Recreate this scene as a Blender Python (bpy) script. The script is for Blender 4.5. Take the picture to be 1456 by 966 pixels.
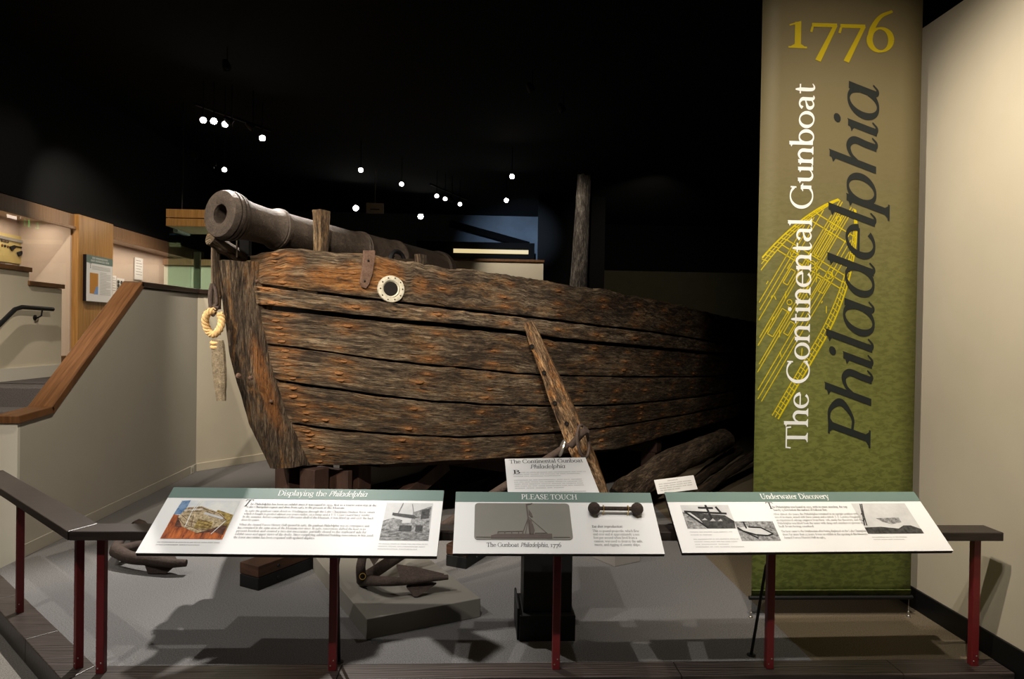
import bpy, bmesh, math, random
import numpy as np
from mathutils import Vector, Matrix, noise as mnoise
random.seed(7)
for o in list(bpy.data.objects): bpy.data.objects.remove(o)
SC = bpy.context.scene
COL = SC.collection

# ------------------------------------------------------------------ camera
YAW, PITCH, ROLL, FPX, CAMH = .0500, -.0100, .01559, 997.2, 1.6
def cam_axes():
    cy, sy, cp, sp = math.cos(YAW), math.sin(YAW), math.cos(PITCH), math.sin(PITCH)
    f = Vector((sy*cp, cy*cp, sp)); r = Vector((cy, -sy, 0)); u = r.cross(f)
    c, s = math.cos(ROLL), math.sin(ROLL)
    return r*c + u*s, u*c - r*s, f
CR, CU, CF = cam_axes()
CAM = Vector((0, 0, CAMH))
cd = bpy.data.cameras.new('camera'); cam = bpy.data.objects.new('camera', cd); COL.objects.link(cam)
cam.matrix_world = Matrix(((CR.x, CU.x, -CF.x, 0), (CR.y, CU.y, -CF.y, 0), (CR.z, CU.z, -CF.z, CAMH), (0, 0, 0, 1)))
cd.sensor_width = 36; cd.lens = FPX/1456*36; cd.clip_end = 200
SC.camera = cam
# a pixel of the 1456x966 photo as a direction, then cut with a known plane of the room
def ray(x, y): return CR*((x-728)/FPX) + CU*((483-y)/FPX) + CF
def G(x, y, z=0.0): d = ray(x, y); return CAM + d*((z-CAMH)/d.z)
def AY(x, y, Y): d = ray(x, y); return CAM + d*(Y/d.y)
def AX(x, y, X): d = ray(x, y); return CAM + d*(X/d.x)

# ------------------------------------------------------------------ world, exposure, lights
w = bpy.data.worlds.new('World'); SC.world = w; w.use_nodes = True
w.node_tree.nodes['Background'].inputs[0].default_value = (.9, .85, .8, 1)
w.node_tree.nodes['Background'].inputs[1].default_value = .006
SC.view_settings.view_transform = 'Standard'; SC.view_settings.look = 'None'
SC.view_settings.exposure = 0.0; SC.view_settings.gamma = 1; SC.view_settings.use_curve_mapping = False
WARM = (1, .89, .74); NEUT = (1, .95, .88); COOL = (.62, .78, 1)
def spot(loc, aim, power, size=40, blend=.5, col=WARM, rad=.03):
    l = bpy.data.lights.new('track_or_fill_spot', 'SPOT'); l.energy = power; l.color = col
    l.spot_size = math.radians(size); l.spot_blend = blend; l.shadow_soft_size = rad
    o = bpy.data.objects.new('track_or_fill_spot', l); COL.objects.link(o); o.location = loc
    o.rotation_euler = (Vector(aim)-Vector(loc)).to_track_quat('-Z', 'Y').to_euler()
# on the boat
spot((-3.0, .9, 4.25), (-.9, 5.0, 1.6), 1500, 34, .6, WARM)
spot((-.4, .7, 4.25), (-.5, 5.2, 1.35), 1350, 34, .7, WARM)
spot((.2, 1.2, 4.25), (1.1, 6.0, 1.0), 620, 34, 1.0, WARM, .12)
spot((-4.2, 3.2, 4.3), (-1.75, 4.8, 1.7), 420, 34, .6, WARM)
# on the panels and the floor behind the rail
spot((-2.0, 1.2, 4.3), (-.75, 3.3, .6), 330, 34, .5, NEUT)
spot((-.5, 1.2, 4.3), (.4, 3.3, .6), 250, 32, .5, NEUT)
spot((1.0, 1.2, 4.3), (1.6, 3.35, .6), 215, 34, .6, NEUT)
spot((-2.9, 2.4, 4.3), (-1.6, 4.2, 0), 240, 50, .6, NEUT)
spot((-2.0, 6.2, 4.35), (-1.5, 3.75, 0), 1250, 46, .6, NEUT, .02)
spot((1.2, 5.2, 4.4), (.4, 4.2, 0), 90, 60, .7, NEUT)
spot((-2.6, 6.5, 4.4), (-3.2, 8.95, 2.95), 160, 40, .8, WARM)  # added fill lamp without a fixture, brightens the showcase top
# on the banner, the right wall, the stair wall
spot((1.0, 1.5, 4.3), (2.15, 3.9, 2.0), 260, 56, .8, WARM)
spot((.9, 2.3, 4.3), (2.6, 3.3, 1.2), 440, 74, .9, WARM)
spot((-.9, 4.3, 4.35), (-3.1, 6.2, .8), 400, 56, .7, WARM)
spot((-3.7, 1.6, 4.3), (-3.5, 5.2, .7), 520, 36, .7, WARM)
spot((-3.6, 4.4, 4.3), (-4.0, 7.0, 1.3), 420, 60, .7, WARM)
spot((-4.1, 8.2, 4.3), (-5.2, 9.9, 2.2), 230, 70, .8, WARM)
spot((-2.2, 6.9, 4.3), (-2.75, 8.6, .9), 420, 50, .8, WARM)
spot((-3.4, 8.6, 3.9), (-5.25, 8.3, 3.5), 20, 40, .9, NEUT)
# in the hall beyond
spot((1.0, 13.5, 3.9), (1.2, 19.0, 3.7), 620, 40, 1.0, COOL)
spot((.5, 12.2, 4.3), (.9, 14.2, 2.6), 170, 50, .8, WARM)
spot((3.4, 12.5, 4.4), (4.0, 19.5, 2.2), 260, 70, .9, WARM)  # added fill without a fixture, lifts the olive partition out of black
spot((-.6, 7.6, 4.3), (1.4, 9.7, 2.9), 420, 34, .9, NEUT)

# ------------------------------------------------------------------ materials
MATS = {}
class NT:
    def __init__(s, name):
        s.m = bpy.data.materials.new(name); s.m.use_nodes = True; s.t = s.m.node_tree
        s.b = s.t.nodes['Principled BSDF']; s.out = s.t.nodes['Material Output']; MATS[name] = s.m
    def n(s, typ, **kw):
        x = s.t.nodes.new(typ)
        for k, v in kw.items():
            if k in ('inp',):
                for kk, vv in v.items(): x.inputs[kk].default_value = vv
            else: setattr(x, k, v)
        return x
    def l(s, a, b): s.t.links.new(a, b)
    def coord(s, kind='Object', scale=(1, 1, 1)):
        c = s.n('ShaderNodeTexCoord'); m = s.n('ShaderNodeMapping'); m.inputs['Scale'].default_value = scale
        s.l(c.outputs[kind], m.inputs['Vector']); return m.outputs['Vector']
    def noise(s, vec, scale, detail=4, rough=.6, dist=0):
        x = s.n('ShaderNodeTexNoise'); x.inputs['Scale'].default_value = scale; x.inputs['Detail'].default_value = detail
        x.inputs['Roughness'].default_value = rough; x.inputs['Distortion'].default_value = dist
        s.l(vec, x.inputs['Vector']); return x.outputs['Fac']
    def ramp(s, fac, stops, interp='LINEAR'):
        r = s.n('ShaderNodeValToRGB'); r.color_ramp.interpolation = interp
        e = r.color_ramp.elements
        while len(e) < len(stops): e.new(.5)
        for i, (p, c) in enumerate(stops):
            e[i].position = p; e[i].color = (*c, 1) if len(c) == 3 else c
        s.l(fac, r.inputs['Fac']); return r.outputs['Color']
    def mix(s, fac, a, b, mode='MIX'):
        x = s.n('ShaderNodeMix', data_type='RGBA', blend_type=mode)
        for sock, v in ((x.inputs['Factor'], fac), (x.inputs['A'], a), (x.inputs['B'], b)):
            if isinstance(v, (int, float)): sock.default_value = v
            elif isinstance(v, tuple): sock.default_value = (*v, 1)
            else: s.l(v, sock)
        return x.outputs['Result']
    def math(s, op, a, b=0.0):
        x = s.n('ShaderNodeMath', operation=op)
        for i, v in enumerate((a, b)):
            if isinstance(v, (int, float)): x.inputs[i].default_value = v
            else: s.l(v, x.inputs[i])
        return x.outputs[0]
    def bump(s, h, strength, dist):
        b = s.n('ShaderNodeBump'); b.inputs['Strength'].default_value = strength; b.inputs['Distance'].default_value = dist
        s.l(h, b.inputs['Height']); s.l(b.outputs['Normal'], s.b.inputs['Normal'])
    def base(s, c, rough=.6, metal=0, spec=.4):
        if isinstance(c, tuple): s.b.inputs['Base Color'].default_value = (*c, 1)
        else: s.l(c, s.b.inputs['Base Color'])
        s.b.inputs['Roughness'].default_value = rough; s.b.inputs['Metallic'].default_value = metal
        s.b.inputs['Specular IOR Level'].default_value = spec
        return s.m
def plain(name, c, rough=.6, metal=0, var=.12, scale=14, spec=.4, bump=.0):
    t = NT(name); v = t.coord(); f = t.noise(v, scale, 5)
    col = t.ramp(f, [(.3, tuple(x*(1-var) for x in c)), (.7, tuple(min(1, x*(1+var)) for x in c))])
    if bump: t.bump(f, bump, .004)
    return t.base(col, rough, metal, spec)
def flat(name, c, rough=.55): return NT(name).base(c, rough, 0, .25)
def carpet(name, c):
    t = NT(name); v = t.coord(); f = t.noise(v, 150, 3, .8); g = t.noise(v, 2.2, 4)
    c1 = t.ramp(f, [(.34, tuple(x*.45 for x in c)), (.66, tuple(x*1.55 for x in c))])
    col = t.mix(t.ramp(g, [(.35, (0, 0, 0)), (.7, (1, 1, 1))]), c1, tuple(x*1.05 for x in c))
    col = t.mix(.55, c1, col); t.bump(f, .6, .006)
    return t.base(col, .95, 0, .1)
def veneer(name, dark, light, scale=(30, 30, 1.2), rough=.4):
    t = NT(name); v = t.coord('Object', scale); f = t.noise(v, 1.6, 6, .65, .4)
    col = t.ramp(f, [(.3, dark), (.5, tuple((a+b)/2 for a, b in zip(dark, light))), (.72, light)])
    t.bump(f, .1, .002)
    return t.base(col, rough, 0, .35)
def hullwood(name, tone=(1, 1, 1), rust=1.0, patch=1.0):
    t = NT(name); uv = t.coord('UV', (1, 1, 1))
    mp = lambda sx, sy: (lambda m: (setattr(m.inputs['Scale'], 'default_value', (sx, sy, 1)), t.l(uv, m.inputs['Vector']), m.outputs['Vector'])[-1])(t.n('ShaderNodeMapping'))
    T = lambda c: tuple(a*b for a, b in zip(c, tone))
    g1 = t.noise(mp(6, 42), 1.0, 9, .74, .9)        # long grain
    g2 = t.noise(mp(18, 150), 1.0, 6, .78, .6)        # fine grain
    cr = t.noise(mp(3.2, 38), 1.0, 6, .65, 1.6)       # cracks
    bl = t.noise(mp(2.6, 9), 1.0, 7, .68, .9)         # blotches
    bl2 = t.noise(mp(1.3, 4.2), 1.0, 6, .65, .6)
    sp = t.noise(mp(34, 90), 1.0, 4, .7, .4)
    gg = t.math('ADD', t.math('MULTIPLY', g1, .58), t.math('MULTIPLY', g2, .42))
    base = t.ramp(gg, [(.37, T((.006, .005, .004))), (.45, T((.06, .046, .034))), (.53, T((.19, .155, .115))), (.64, T((.50, .44, .35)))])
    dark = t.ramp(gg, [(.38, T((.004, .003, .0025))), (.50, T((.042, .031, .022))), (.64, T((.22, .18, .135)))])
    col = t.mix(t.ramp(bl2, [(.38, (0, 0, 0)), (.56, (.95, .95, .95))]), base, dark)
    orange = t.ramp(gg, [(.37, T((.02, .010, .004))), (.5, T((.19, .098, .032))), (.64, T((.50, .31, .13)))])
    pm = t.math('MULTIPLY', t.ramp(bl, [(.50, (0, 0, 0)), (.60, (1, 1, 1))]), t.ramp(sp, [(.40, (.05, .05, .05)), (.54, (1, 1, 1))]))
    col = t.mix(t.math('MULTIPLY', pm, .9*patch), col, orange)
    at = t.n('ShaderNodeAttribute', attribute_name='rust')
    rm = t.math('MULTIPLY', at.outputs['Fac'], t.ramp(sp, [(.36, (.25, .25, .25)), (.52, (1, 1, 1))]))
    rc = t.ramp(gg, [(.37, T((.05, .020, .006))), (.5, T((.26, .112, .030))), (.66, T((.54, .29, .10)))])
    col = t.mix(t.math('MULTIPLY', rm, rust), col, rc)
    ck = t.math('MULTIPLY', t.ramp(cr, [(.33, (0, 0, 0)), (.38, (1, 1, 1))]), t.ramp(t.noise(mp(9, 95), 1.0, 3, .6, 1.2), [(.33, (0, 0, 0)), (.39, (1, 1, 1))]))
    col = t.mix(t.math('SUBTRACT', 1.0, ck), col, (.005, .004, .003))
    h = t.math('ADD', t.math('MULTIPLY', g1, .8), t.math('MULTIPLY', g2, .6))
    h = t.math('ADD', h, t.math('MULTIPLY', ck, .4))
    h = t.math('ADD', h, t.math('MULTIPLY', sp, .3))
    t.bump(h, 1.0, .022)
    return t.base(col, .82, 0, .25)
def rusty(name, a, b, c, rough=.75, metal=.3):
    t = NT(name); v = t.coord(); f = t.noise(v, 24, 9, .78); g = t.noise(v, 110, 4, .75)
    col = t.ramp(f, [(.3, a), (.52, b), (.72, c)])
    col = t.mix(.35, col, t.ramp(g, [(.3, tuple(x*.4 for x in a)), (.7, tuple(min(1, x*1.5) for x in c))]))
    t.bump(t.math('ADD', f, t.math('MULTIPLY', g, .6)), 1.0, .008)
    return t.base(col, rough, metal, .35)
def emit(name, c, s):
    t = NT(name); t.base((0, 0, 0), .5); t.b.inputs['Emission Color'].default_value = (*c, 1); t.b.inputs['Emission Strength'].default_value = s
    return t.m
def glassy(name, tint, refl=1.0):
    t = NT(name); tr = t.n('ShaderNodeBsdfTransparent'); gl = t.n('ShaderNodeBsdfGlossy'); fr = t.n('ShaderNodeFresnel'); mx = t.n('ShaderNodeMixShader')
    tr.inputs[0].default_value = (*tint, 1); gl.inputs['Roughness'].default_value = .02; fr.inputs[0].default_value = 1.48
    ge = t.n('ShaderNodeNewGeometry'); t.l(t.math('MULTIPLY', fr.outputs[0], t.math('SUBTRACT', 1.0, ge.outputs['Backfacing'])), mx.inputs[0]); t.l(tr.outputs[0], mx.inputs[1]); t.l(gl.outputs[0], mx.inputs[2]); t.l(mx.outputs[0], t.out.inputs['Surface'])
    return t.m

M = {}
M['hull'] = hullwood('hull_wood', (1.0, .90, .76), 1, .62)
M['stem'] = hullwood('stem_wood', (.78, .68, .58), 1, 1.1)
M['wale'] = hullwood('wale_wood', (1.3, 1.2, 1.05), 1, .5)
M['mast'] = hullwood('mast_wood', (1.0, 1.0, 1.0), 0, .0)
M['stock'] = hullwood('stock_wood', (1.9, 1.5, 1.1), .6, .9)
M['log'] = hullwood('log_wood', (.6, .52, .44), 0, .3)
M['shade_dark'] = flat('painted_shade', (.008, .006, .005), .9)  # near-black colour standing for shade in seams and holes
M['nail'] = rusty('nail_rust', (.04, .016, .006), (.17, .07, .022), (.36, .17, .06), .85, .1)
M['iron'] = rusty('cannon_iron', (.005, .0036, .0028), (.020, .0145, .011), (.105, .075, .054), .6, .15)
M['iron2'] = rusty('anchor_iron', (.03, .02, .016), (.06, .04, .032), (.10, .072, .058), .75, .2)
M['strap'] = rusty('strap_iron', (.05, .028, .018), (.10, .055, .036), (.16, .10, .07), .8, .2)
M['lead'] = plain('lead_collar', (.40, .37, .29), .6, .0, .25, 40, .4, .3)
M['rope'] = plain('rope', (.50, .33, .15), .9, 0, .25, 60, .2, .4)
M['rope_dark'] = plain('old_rope', (.10, .07, .045), .9, 0, .3, 60)
M['black_iron'] = plain('black_iron', (.012, .012, .013), .5, .4)
M['paint_wood'] = rusty('worn_painted_wood', (.02, .014, .009), (.13, .095, .055), (.34, .28, .19), .8, 0)
M['carpet'] = carpet('grey_carpet', (.155, .150, .148))
M['carpet2'] = carpet('brown_carpet', (.135, .108, .072))
M['carpet3'] = carpet('outer_carpet', (.20, .185, .165))
M['carpet4'] = carpet('stair_carpet', (.075, .068, .066))
M['wall'] = plain('cream_paint', (.60, .54, .42), .75, 0, .03, 2.5)
M['wall2'] = plain('putty_paint', (.40, .37, .31), .75, 0, .03, 2.5)
M['white'] = plain('white_trim', (.60, .57, .49), .6, 0, .02, 3)
M['black'] = flat('black_paint', (.0012, .0012, .0013), 1.0)
M['blackwall'] = flat('black_wall', (.006, .006, .0065), .8)
M['base'] = flat('black_baseboard', (.006, .006, .006), .45)
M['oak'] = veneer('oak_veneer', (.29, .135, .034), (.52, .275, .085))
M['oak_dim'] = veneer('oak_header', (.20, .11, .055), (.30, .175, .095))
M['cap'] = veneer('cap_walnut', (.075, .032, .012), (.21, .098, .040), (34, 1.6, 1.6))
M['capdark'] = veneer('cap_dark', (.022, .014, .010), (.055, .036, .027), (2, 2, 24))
def border_wood():
    t = NT('border_wood'); v = t.coord('Object', (1.2, 12, 12)); f = t.noise(v, 1.5, 6, .6, 1.5)
    wv = t.n('ShaderNodeTexWave', wave_type='BANDS', bands_direction='Y'); wv.inputs['Scale'].default_value = 1.3; wv.inputs['Distortion'].default_value = 9; wv.inputs['Detail'].default_value = 3
    t.l(v, wv.inputs['Vector'])
    c = t.ramp(t.math('ADD', t.math('MULTIPLY', f, .5), t.math('MULTIPLY', wv.outputs['Fac'], .5)), [(.2, (.018, .013, .011)), (.8, (.070, .054, .048))])
    t.bump(wv.outputs['Fac'], .08, .002); return t.base(c, .38, 0, .4)
M['border'] = border_wood()
M['red'] = plain('red_steel', (.14, .010, .012), .45, .0, .1, 20, .5)
M['rail'] = veneer('rail_wood', (.016, .011, .009), (.040, .030, .025), (3, 40, 40), .4)
M['panel'] = flat('panel_white', (.80, .80, .80), .45)
M['panel_edge'] = flat('panel_edge', (.012, .008, .010), .5)
M['teal'] = plain('panel_teal', (.135, .205, .180), .5, 0, .04, 5)
M['ink'] = flat('ink_black', (.012, .012, .013))
M['inkgrey'] = flat('ink_grey', (.20, .20, .20))
M['inkdark'] = flat('ink_dark', (.07, .07, .075))
M['inkpale'] = flat('ink_pale', (.42, .42, .42))
M['inkwhite'] = flat('ink_white', (.82, .83, .82))
M['plaque'] = plain('plaque_metal', (.245, .235, .21), .4, .3, .03, 6)
M['plaque_line'] = plain('plaque_line', (.12, .095, .085), .45, .3, .05, 30)
M['plinth'] = plain('plinth_grey', (.18, .168, .145), .7, 0, .04, 4)
M['plinth2'] = plain('plinth_pale', (.28, .26, .24), .7, 0, .04, 4)
M['pedestal'] = flat('pedestal_black', (.008, .008, .008), .55)
M['cradle'] = veneer('cradle_wood', (.014, .006, .004), (.045, .020, .012), (8, 8, 2), .7)
M['block'] = veneer('block_wood', (.035, .015, .008), (.085, .038, .019), (6, 2, 20), .6)
M['steel'] = plain('bright_steel', (.55, .53, .48), .3, .9)
M['brass'] = plain('brass', (.60, .40, .10), .35, .8)
M['glass'] = glassy('case_glass', (.86, .94, .90))
M['glassc'] = glassy('clear_glass', (.96, .97, .96))
M['casein'] = plain('case_interior', (.56, .45, .37), .8, 0, .03, 3)
M['lamp'] = emit('lamp_lit', (1, .96, .9), 12)
M['lampbig'] = emit('lamp_lit_bright', (1, .97, .92), 60)
M['can'] = plain('lamp_can', (.02, .02, .02), .5, .3)
M['strip'] = emit('strip_light', (1, .80, .42), .75)
M['exit'] = emit('exit_green', (.02, .85, .18), 5)
M['bluewall'] = plain('blue_grey_wall', (.16, .20, .25), .8, 0, .25, .9)
M['olive'] = plain('olive_partition', (.05, .045, .022), .85, 0, .1, 3)
M['gold'] = plain('case_yellow', (.62, .50, .20), .7, 0, .1, 6)
def banner_mat():
    t = NT('banner_print'); c = t.n('ShaderNodeTexCoord'); sx = t.n('ShaderNodeSeparateXYZ'); t.l(c.outputs['Object'], sx.inputs[0])
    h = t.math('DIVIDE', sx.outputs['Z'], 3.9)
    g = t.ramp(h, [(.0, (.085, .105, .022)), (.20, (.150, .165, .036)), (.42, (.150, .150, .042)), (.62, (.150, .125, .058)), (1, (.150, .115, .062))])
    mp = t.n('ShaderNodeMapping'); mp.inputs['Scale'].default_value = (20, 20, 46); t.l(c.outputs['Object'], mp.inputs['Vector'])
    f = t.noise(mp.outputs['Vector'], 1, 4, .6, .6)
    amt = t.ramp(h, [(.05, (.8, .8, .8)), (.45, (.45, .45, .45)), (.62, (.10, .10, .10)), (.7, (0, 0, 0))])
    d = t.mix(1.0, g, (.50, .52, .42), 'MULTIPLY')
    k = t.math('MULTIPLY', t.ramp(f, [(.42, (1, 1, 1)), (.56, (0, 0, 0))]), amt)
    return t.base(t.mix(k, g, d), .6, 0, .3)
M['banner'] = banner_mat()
M['yellow'] = flat('print_yellow', (.56, .44, .0))
M['yellow2'] = flat('print_yellow_num', (.44, .33, .005))
M['darkslate'] = flat('print_slate', (.014, .017, .016))

# ------------------------------------------------------------------ object helpers
def wl(o):
    v = Vector((0, 0, 0))
    while o is not None: v += o.location; o = o.parent
    return v
def tag(o, label=None, cat=None, group=None, kind=None):
    if label: o['label'] = label
    if cat: o['category'] = cat
    if group: o['group'] = group
    if kind: o['kind'] = kind
    return o
def empty(name, loc, label=None, cat=None, group=None, kind=None):
    o = bpy.data.objects.new(name, None); COL.objects.link(o); o.location = loc; o.empty_display_size = .1
    return tag(o, label, cat, group, kind)
def obj(name, verts, faces, mat, parent=None, smooth=False, uv=None, attr=None, bevel=0):
    V = [Vector(v) for v in verts]
    if parent is None:
        lo = [min(v[i] for v in V) for i in range(3)]; hi = [max(v[i] for v in V) for i in range(3)]
        org = Vector(((lo[0]+hi[0])/2, (lo[1]+hi[1])/2, lo[2]))
    else: org = wl(parent)
    me = bpy.data.meshes.new(name); me.from_pydata([tuple(v-org) for v in V], [], faces); me.update()
    if uv is not None:
        l = me.uv_layers.new(name='UVMap')
        for i, lp in enumerate(me.loops): l.data[i].uv = uv[lp.vertex_index]
    if attr is not None:
        a = me.attributes.new('rust', 'FLOAT', 'POINT')
        for i, x in enumerate(attr): a.data[i].value = x
    if smooth:
        for p in me.polygons: p.use_smooth = True
        me.set_sharp_from_angle(angle=math.radians(38))
    me.materials.append(MATS[mat.name] if not isinstance(mat, str) else M[mat])
    o = bpy.data.objects.new(name, me); COL.objects.link(o)
    if parent is None: o.location = org
    else: o.parent = parent
    bm = bmesh.new(); bm.from_mesh(me); bmesh.ops.recalc_face_normals(bm, faces=bm.faces); bm.to_mesh(me); bm.free()
    if bevel:
        b = o.modifiers.new('bevel', 'BEVEL'); b.width = bevel; b.segments = 2; b.limit_method = 'ANGLE'
    return o
BF = [(0, 3, 2, 1), (4, 5, 6, 7), (0, 1, 5, 4), (1, 2, 6, 5), (2, 3, 7, 6), (3, 0, 4, 7)]
def boxv(c0, c1):
    x0, y0, z0 = c0; x1, y1, z1 = c1
    return [Vector(p) for p in ((x0, y0, z0), (x1, y0, z0), (x1, y1, z0), (x0, y1, z0), (x0, y0, z1), (x1, y0, z1), (x1, y1, z1), (x0, y1, z1))]
def box(name, c0, c1, mat, parent=None, bevel=0): return obj(name, boxv(c0, c1), BF, mat, parent, bevel=bevel)
def prism(name, poly, vec, mat, parent=None, bevel=0, smooth=False):
    n = len(poly); V = [Vector(p) for p in poly] + [Vector(p)+Vector(vec) for p in poly]
    F = [tuple(range(n-1, -1, -1)), tuple(range(n, 2*n))] + [(i, (i+1) % n, n+(i+1) % n, n+i) for i in range(n)]
    return obj(name, V, F, mat, parent, bevel=bevel, smooth=smooth)
def beamv(a, b, wd, th, up=(0, 0, 1), wd2=None, th2=None):
    a, b = Vector(a), Vector(b); d = (b-a).normalized(); s = d.cross(Vector(up))
    s = s.normalized() if s.length > 1e-5 else Vector((1, 0, 0)); u = s.cross(d)
    V = []
    for P, w_, t_ in ((a, wd, th), (b, wd2 or wd, th2 or th)):
        V += [P-s*w_/2-u*t_/2, P+s*w_/2-u*t_/2, P+s*w_/2+u*t_/2, P-s*w_/2+u*t_/2]
    return V
def beam(name, a, b, wd, th, mat, parent=None, up=(0, 0, 1), bevel=0, wd2=None, th2=None):
    return obj(name, beamv(a, b, wd, th, up, wd2, th2), BF, mat, parent, bevel=bevel)
def sweepgeo(pts, rad, seg=10, cap=True):
    pts = [Vector(p) for p in pts]; n = len(pts)
    if isinstance(rad, (int, float)): rad = [rad]*n
    V, F = [], []; ref = None
    for i in range(n):
        d = (pts[min(i+1, n-1)]-pts[max(i-1, 0)]).normalized()
        if ref is None: ref = d.orthogonal().normalized()
        ref = (ref-d*ref.dot(d)).normalized(); s = d.cross(ref)
        for k in range(seg):
            a = 2*math.pi*k/seg; V.append(pts[i]+(ref*math.cos(a)+s*math.sin(a))*rad[i])
    for i in range(n-1):
        for k in range(seg):
            a, b = i*seg+k, i*seg+(k+1) % seg; F.append((a, b, b+seg, a+seg))
    if cap: F.append(tuple(range(seg-1, -1, -1))); F.append(tuple((n-1)*seg+k for k in range(seg)))
    return V, F
def tube(name, pts, rad, mat, parent=None, seg=10, cap=True, smooth=True, uvs=False):
    V, F = sweepgeo(pts, rad, seg, cap); uv = None
    if uvs: uv = [(i//seg*.1, (i % seg)/seg*.5) for i in range(len(V))]
    return obj(name, V, F, mat, parent, smooth, uv)
def lathe(name, prof, org, axis, mat, parent=None, seg=28, smooth=True, wob=0):
    org, axis = Vector(org), Vector(axis).normalized(); r0 = axis.orthogonal().normalized(); s0 = axis.cross(r0)
    V, F = [], []
    for (a, r) in prof:
        for k in range(seg):
            t = 2*math.pi*k/seg; p = org+axis*a+(r0*math.cos(t)+s0*math.sin(t))*r
            if wob and r > .01: p += (p-org-axis*a).normalized()*mnoise.noise(p*9)*wob
            V.append(p)
    for i in range(len(prof)-1):
        for k in range(seg):
            a, b = i*seg+k, i*seg+(k+1) % seg; F.append((a, b, b+seg, a+seg))
    return obj(name, V, F, mat, parent, smooth)
def crom(pts, n=8):
    P = [Vector(p) for p in pts]; P = [P[0]*2-P[1]]+P+[P[-1]*2-P[-2]]; out = []
    for i in range(1, len(P)-2):
        for k in range(n):
            t = k/n; a, b, c, d = P[i-1:i+3]
            out.append(.5*((2*b)+(c-a)*t+(2*a-5*b+4*c-d)*t*t+(3*b-a-3*c+d)*t**3))
    return out+[P[-2]]
def struct(o, label=None): o['kind'] = 'structure'; return o

# ------------------------------------------------------------------ lettering: a pen with a broad nib
STEM, THIN, XH, CAPH, ASC, DESC = .088, .036, .44, .65, .71, -.22
class Pen:
    def __init__(s, q=1): s.V, s.F, s.q, s.cut = [], [], q, []
    def lay(s):
        c = s.cut+[10**9]; k = 0; out = []
        for i in range(len(s.V)):
            while i >= c[k]: k += 1
            out.append(k)
        return out
    def quad(s, *p):
        i = len(s.V); s.cut.append(i); s.V += [tuple(x) for x in p]; s.F.append(tuple(range(i, i+len(p))))
    def line(s, x0, y0, x1, y1, w0=STEM, w1=None):
        w1 = w0 if w1 is None else w1; d = math.hypot(x1-x0, y1-y0) or 1; nx, ny = -(y1-y0)/d, (x1-x0)/d
        s.quad((x0-nx*w0/2, y0-ny*w0/2), (x1-nx*w1/2, y1-ny*w1/2), (x1+nx*w1/2, y1+ny*w1/2), (x0+nx*w0/2, y0+ny*w0/2))
    def path(s, C):                                   # C: list of (x, y, w)
        i = len(s.V); n = len(C); s.cut.append(i)
        for k, (x, y, w_) in enumerate(C):
            a, b = C[max(k-1, 0)], C[min(k+1, n-1)]; d = math.hypot(b[0]-a[0], b[1]-a[1]) or 1
            nx, ny = -(b[1]-a[1])/d, (b[0]-a[0])/d; s.V += [(x-nx*w_/2, y-ny*w_/2), (x+nx*w_/2, y+ny*w_/2)]
        s.F += [(i+2*k, i+2*k+2, i+2*k+3, i+2*k+1) for k in range(n-1)]
    def arc(s, cx, cy, rx, ry, a0, a1, tk=STEM, tn=THIN, st=0):
        n = max(5, int(abs(a1-a0)/360*26*s.q)); C = []
        for k in range(n+1):
            a = math.radians(a0+(a1-a0)*k/n); C.append((cx+rx*math.cos(a), cy+ry*math.sin(a), tn+(tk-tn)*abs(math.cos(a-math.radians(st)))**1.4))
        s.path(C)
    def curve(s, P):                                  # P: (x, y, w) control points
        n = max(2, int(6*s.q)); s.path([tuple(v) for v in crom(P, n)])
    def serif(s, x, y, hw=.1, up=1):
        h = .028*up; s.quad((x-hw, y), (x+hw, y), (x+hw, y+h), (x-hw, y+h))
        s.quad((x-hw*.75, y+h), (x+hw*.75, y+h), (x+STEM*.5, y+h*2.6), (x-STEM*.5, y+h*2.6))
    def flag(s, x, y): s.quad((x-.10, y-.055), (x-.02, y-.11), (x+STEM/2, y), (x+STEM/2, y+.012), (x+.0, y-.015))
    def dot(s, x, y, r=.055):
        n = 10 if s.q > .6 else 6; s.quad(*[(x+r*math.cos(2*math.pi*k/n), y+r*math.sin(2*math.pi*k/n)) for k in range(n)])
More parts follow.
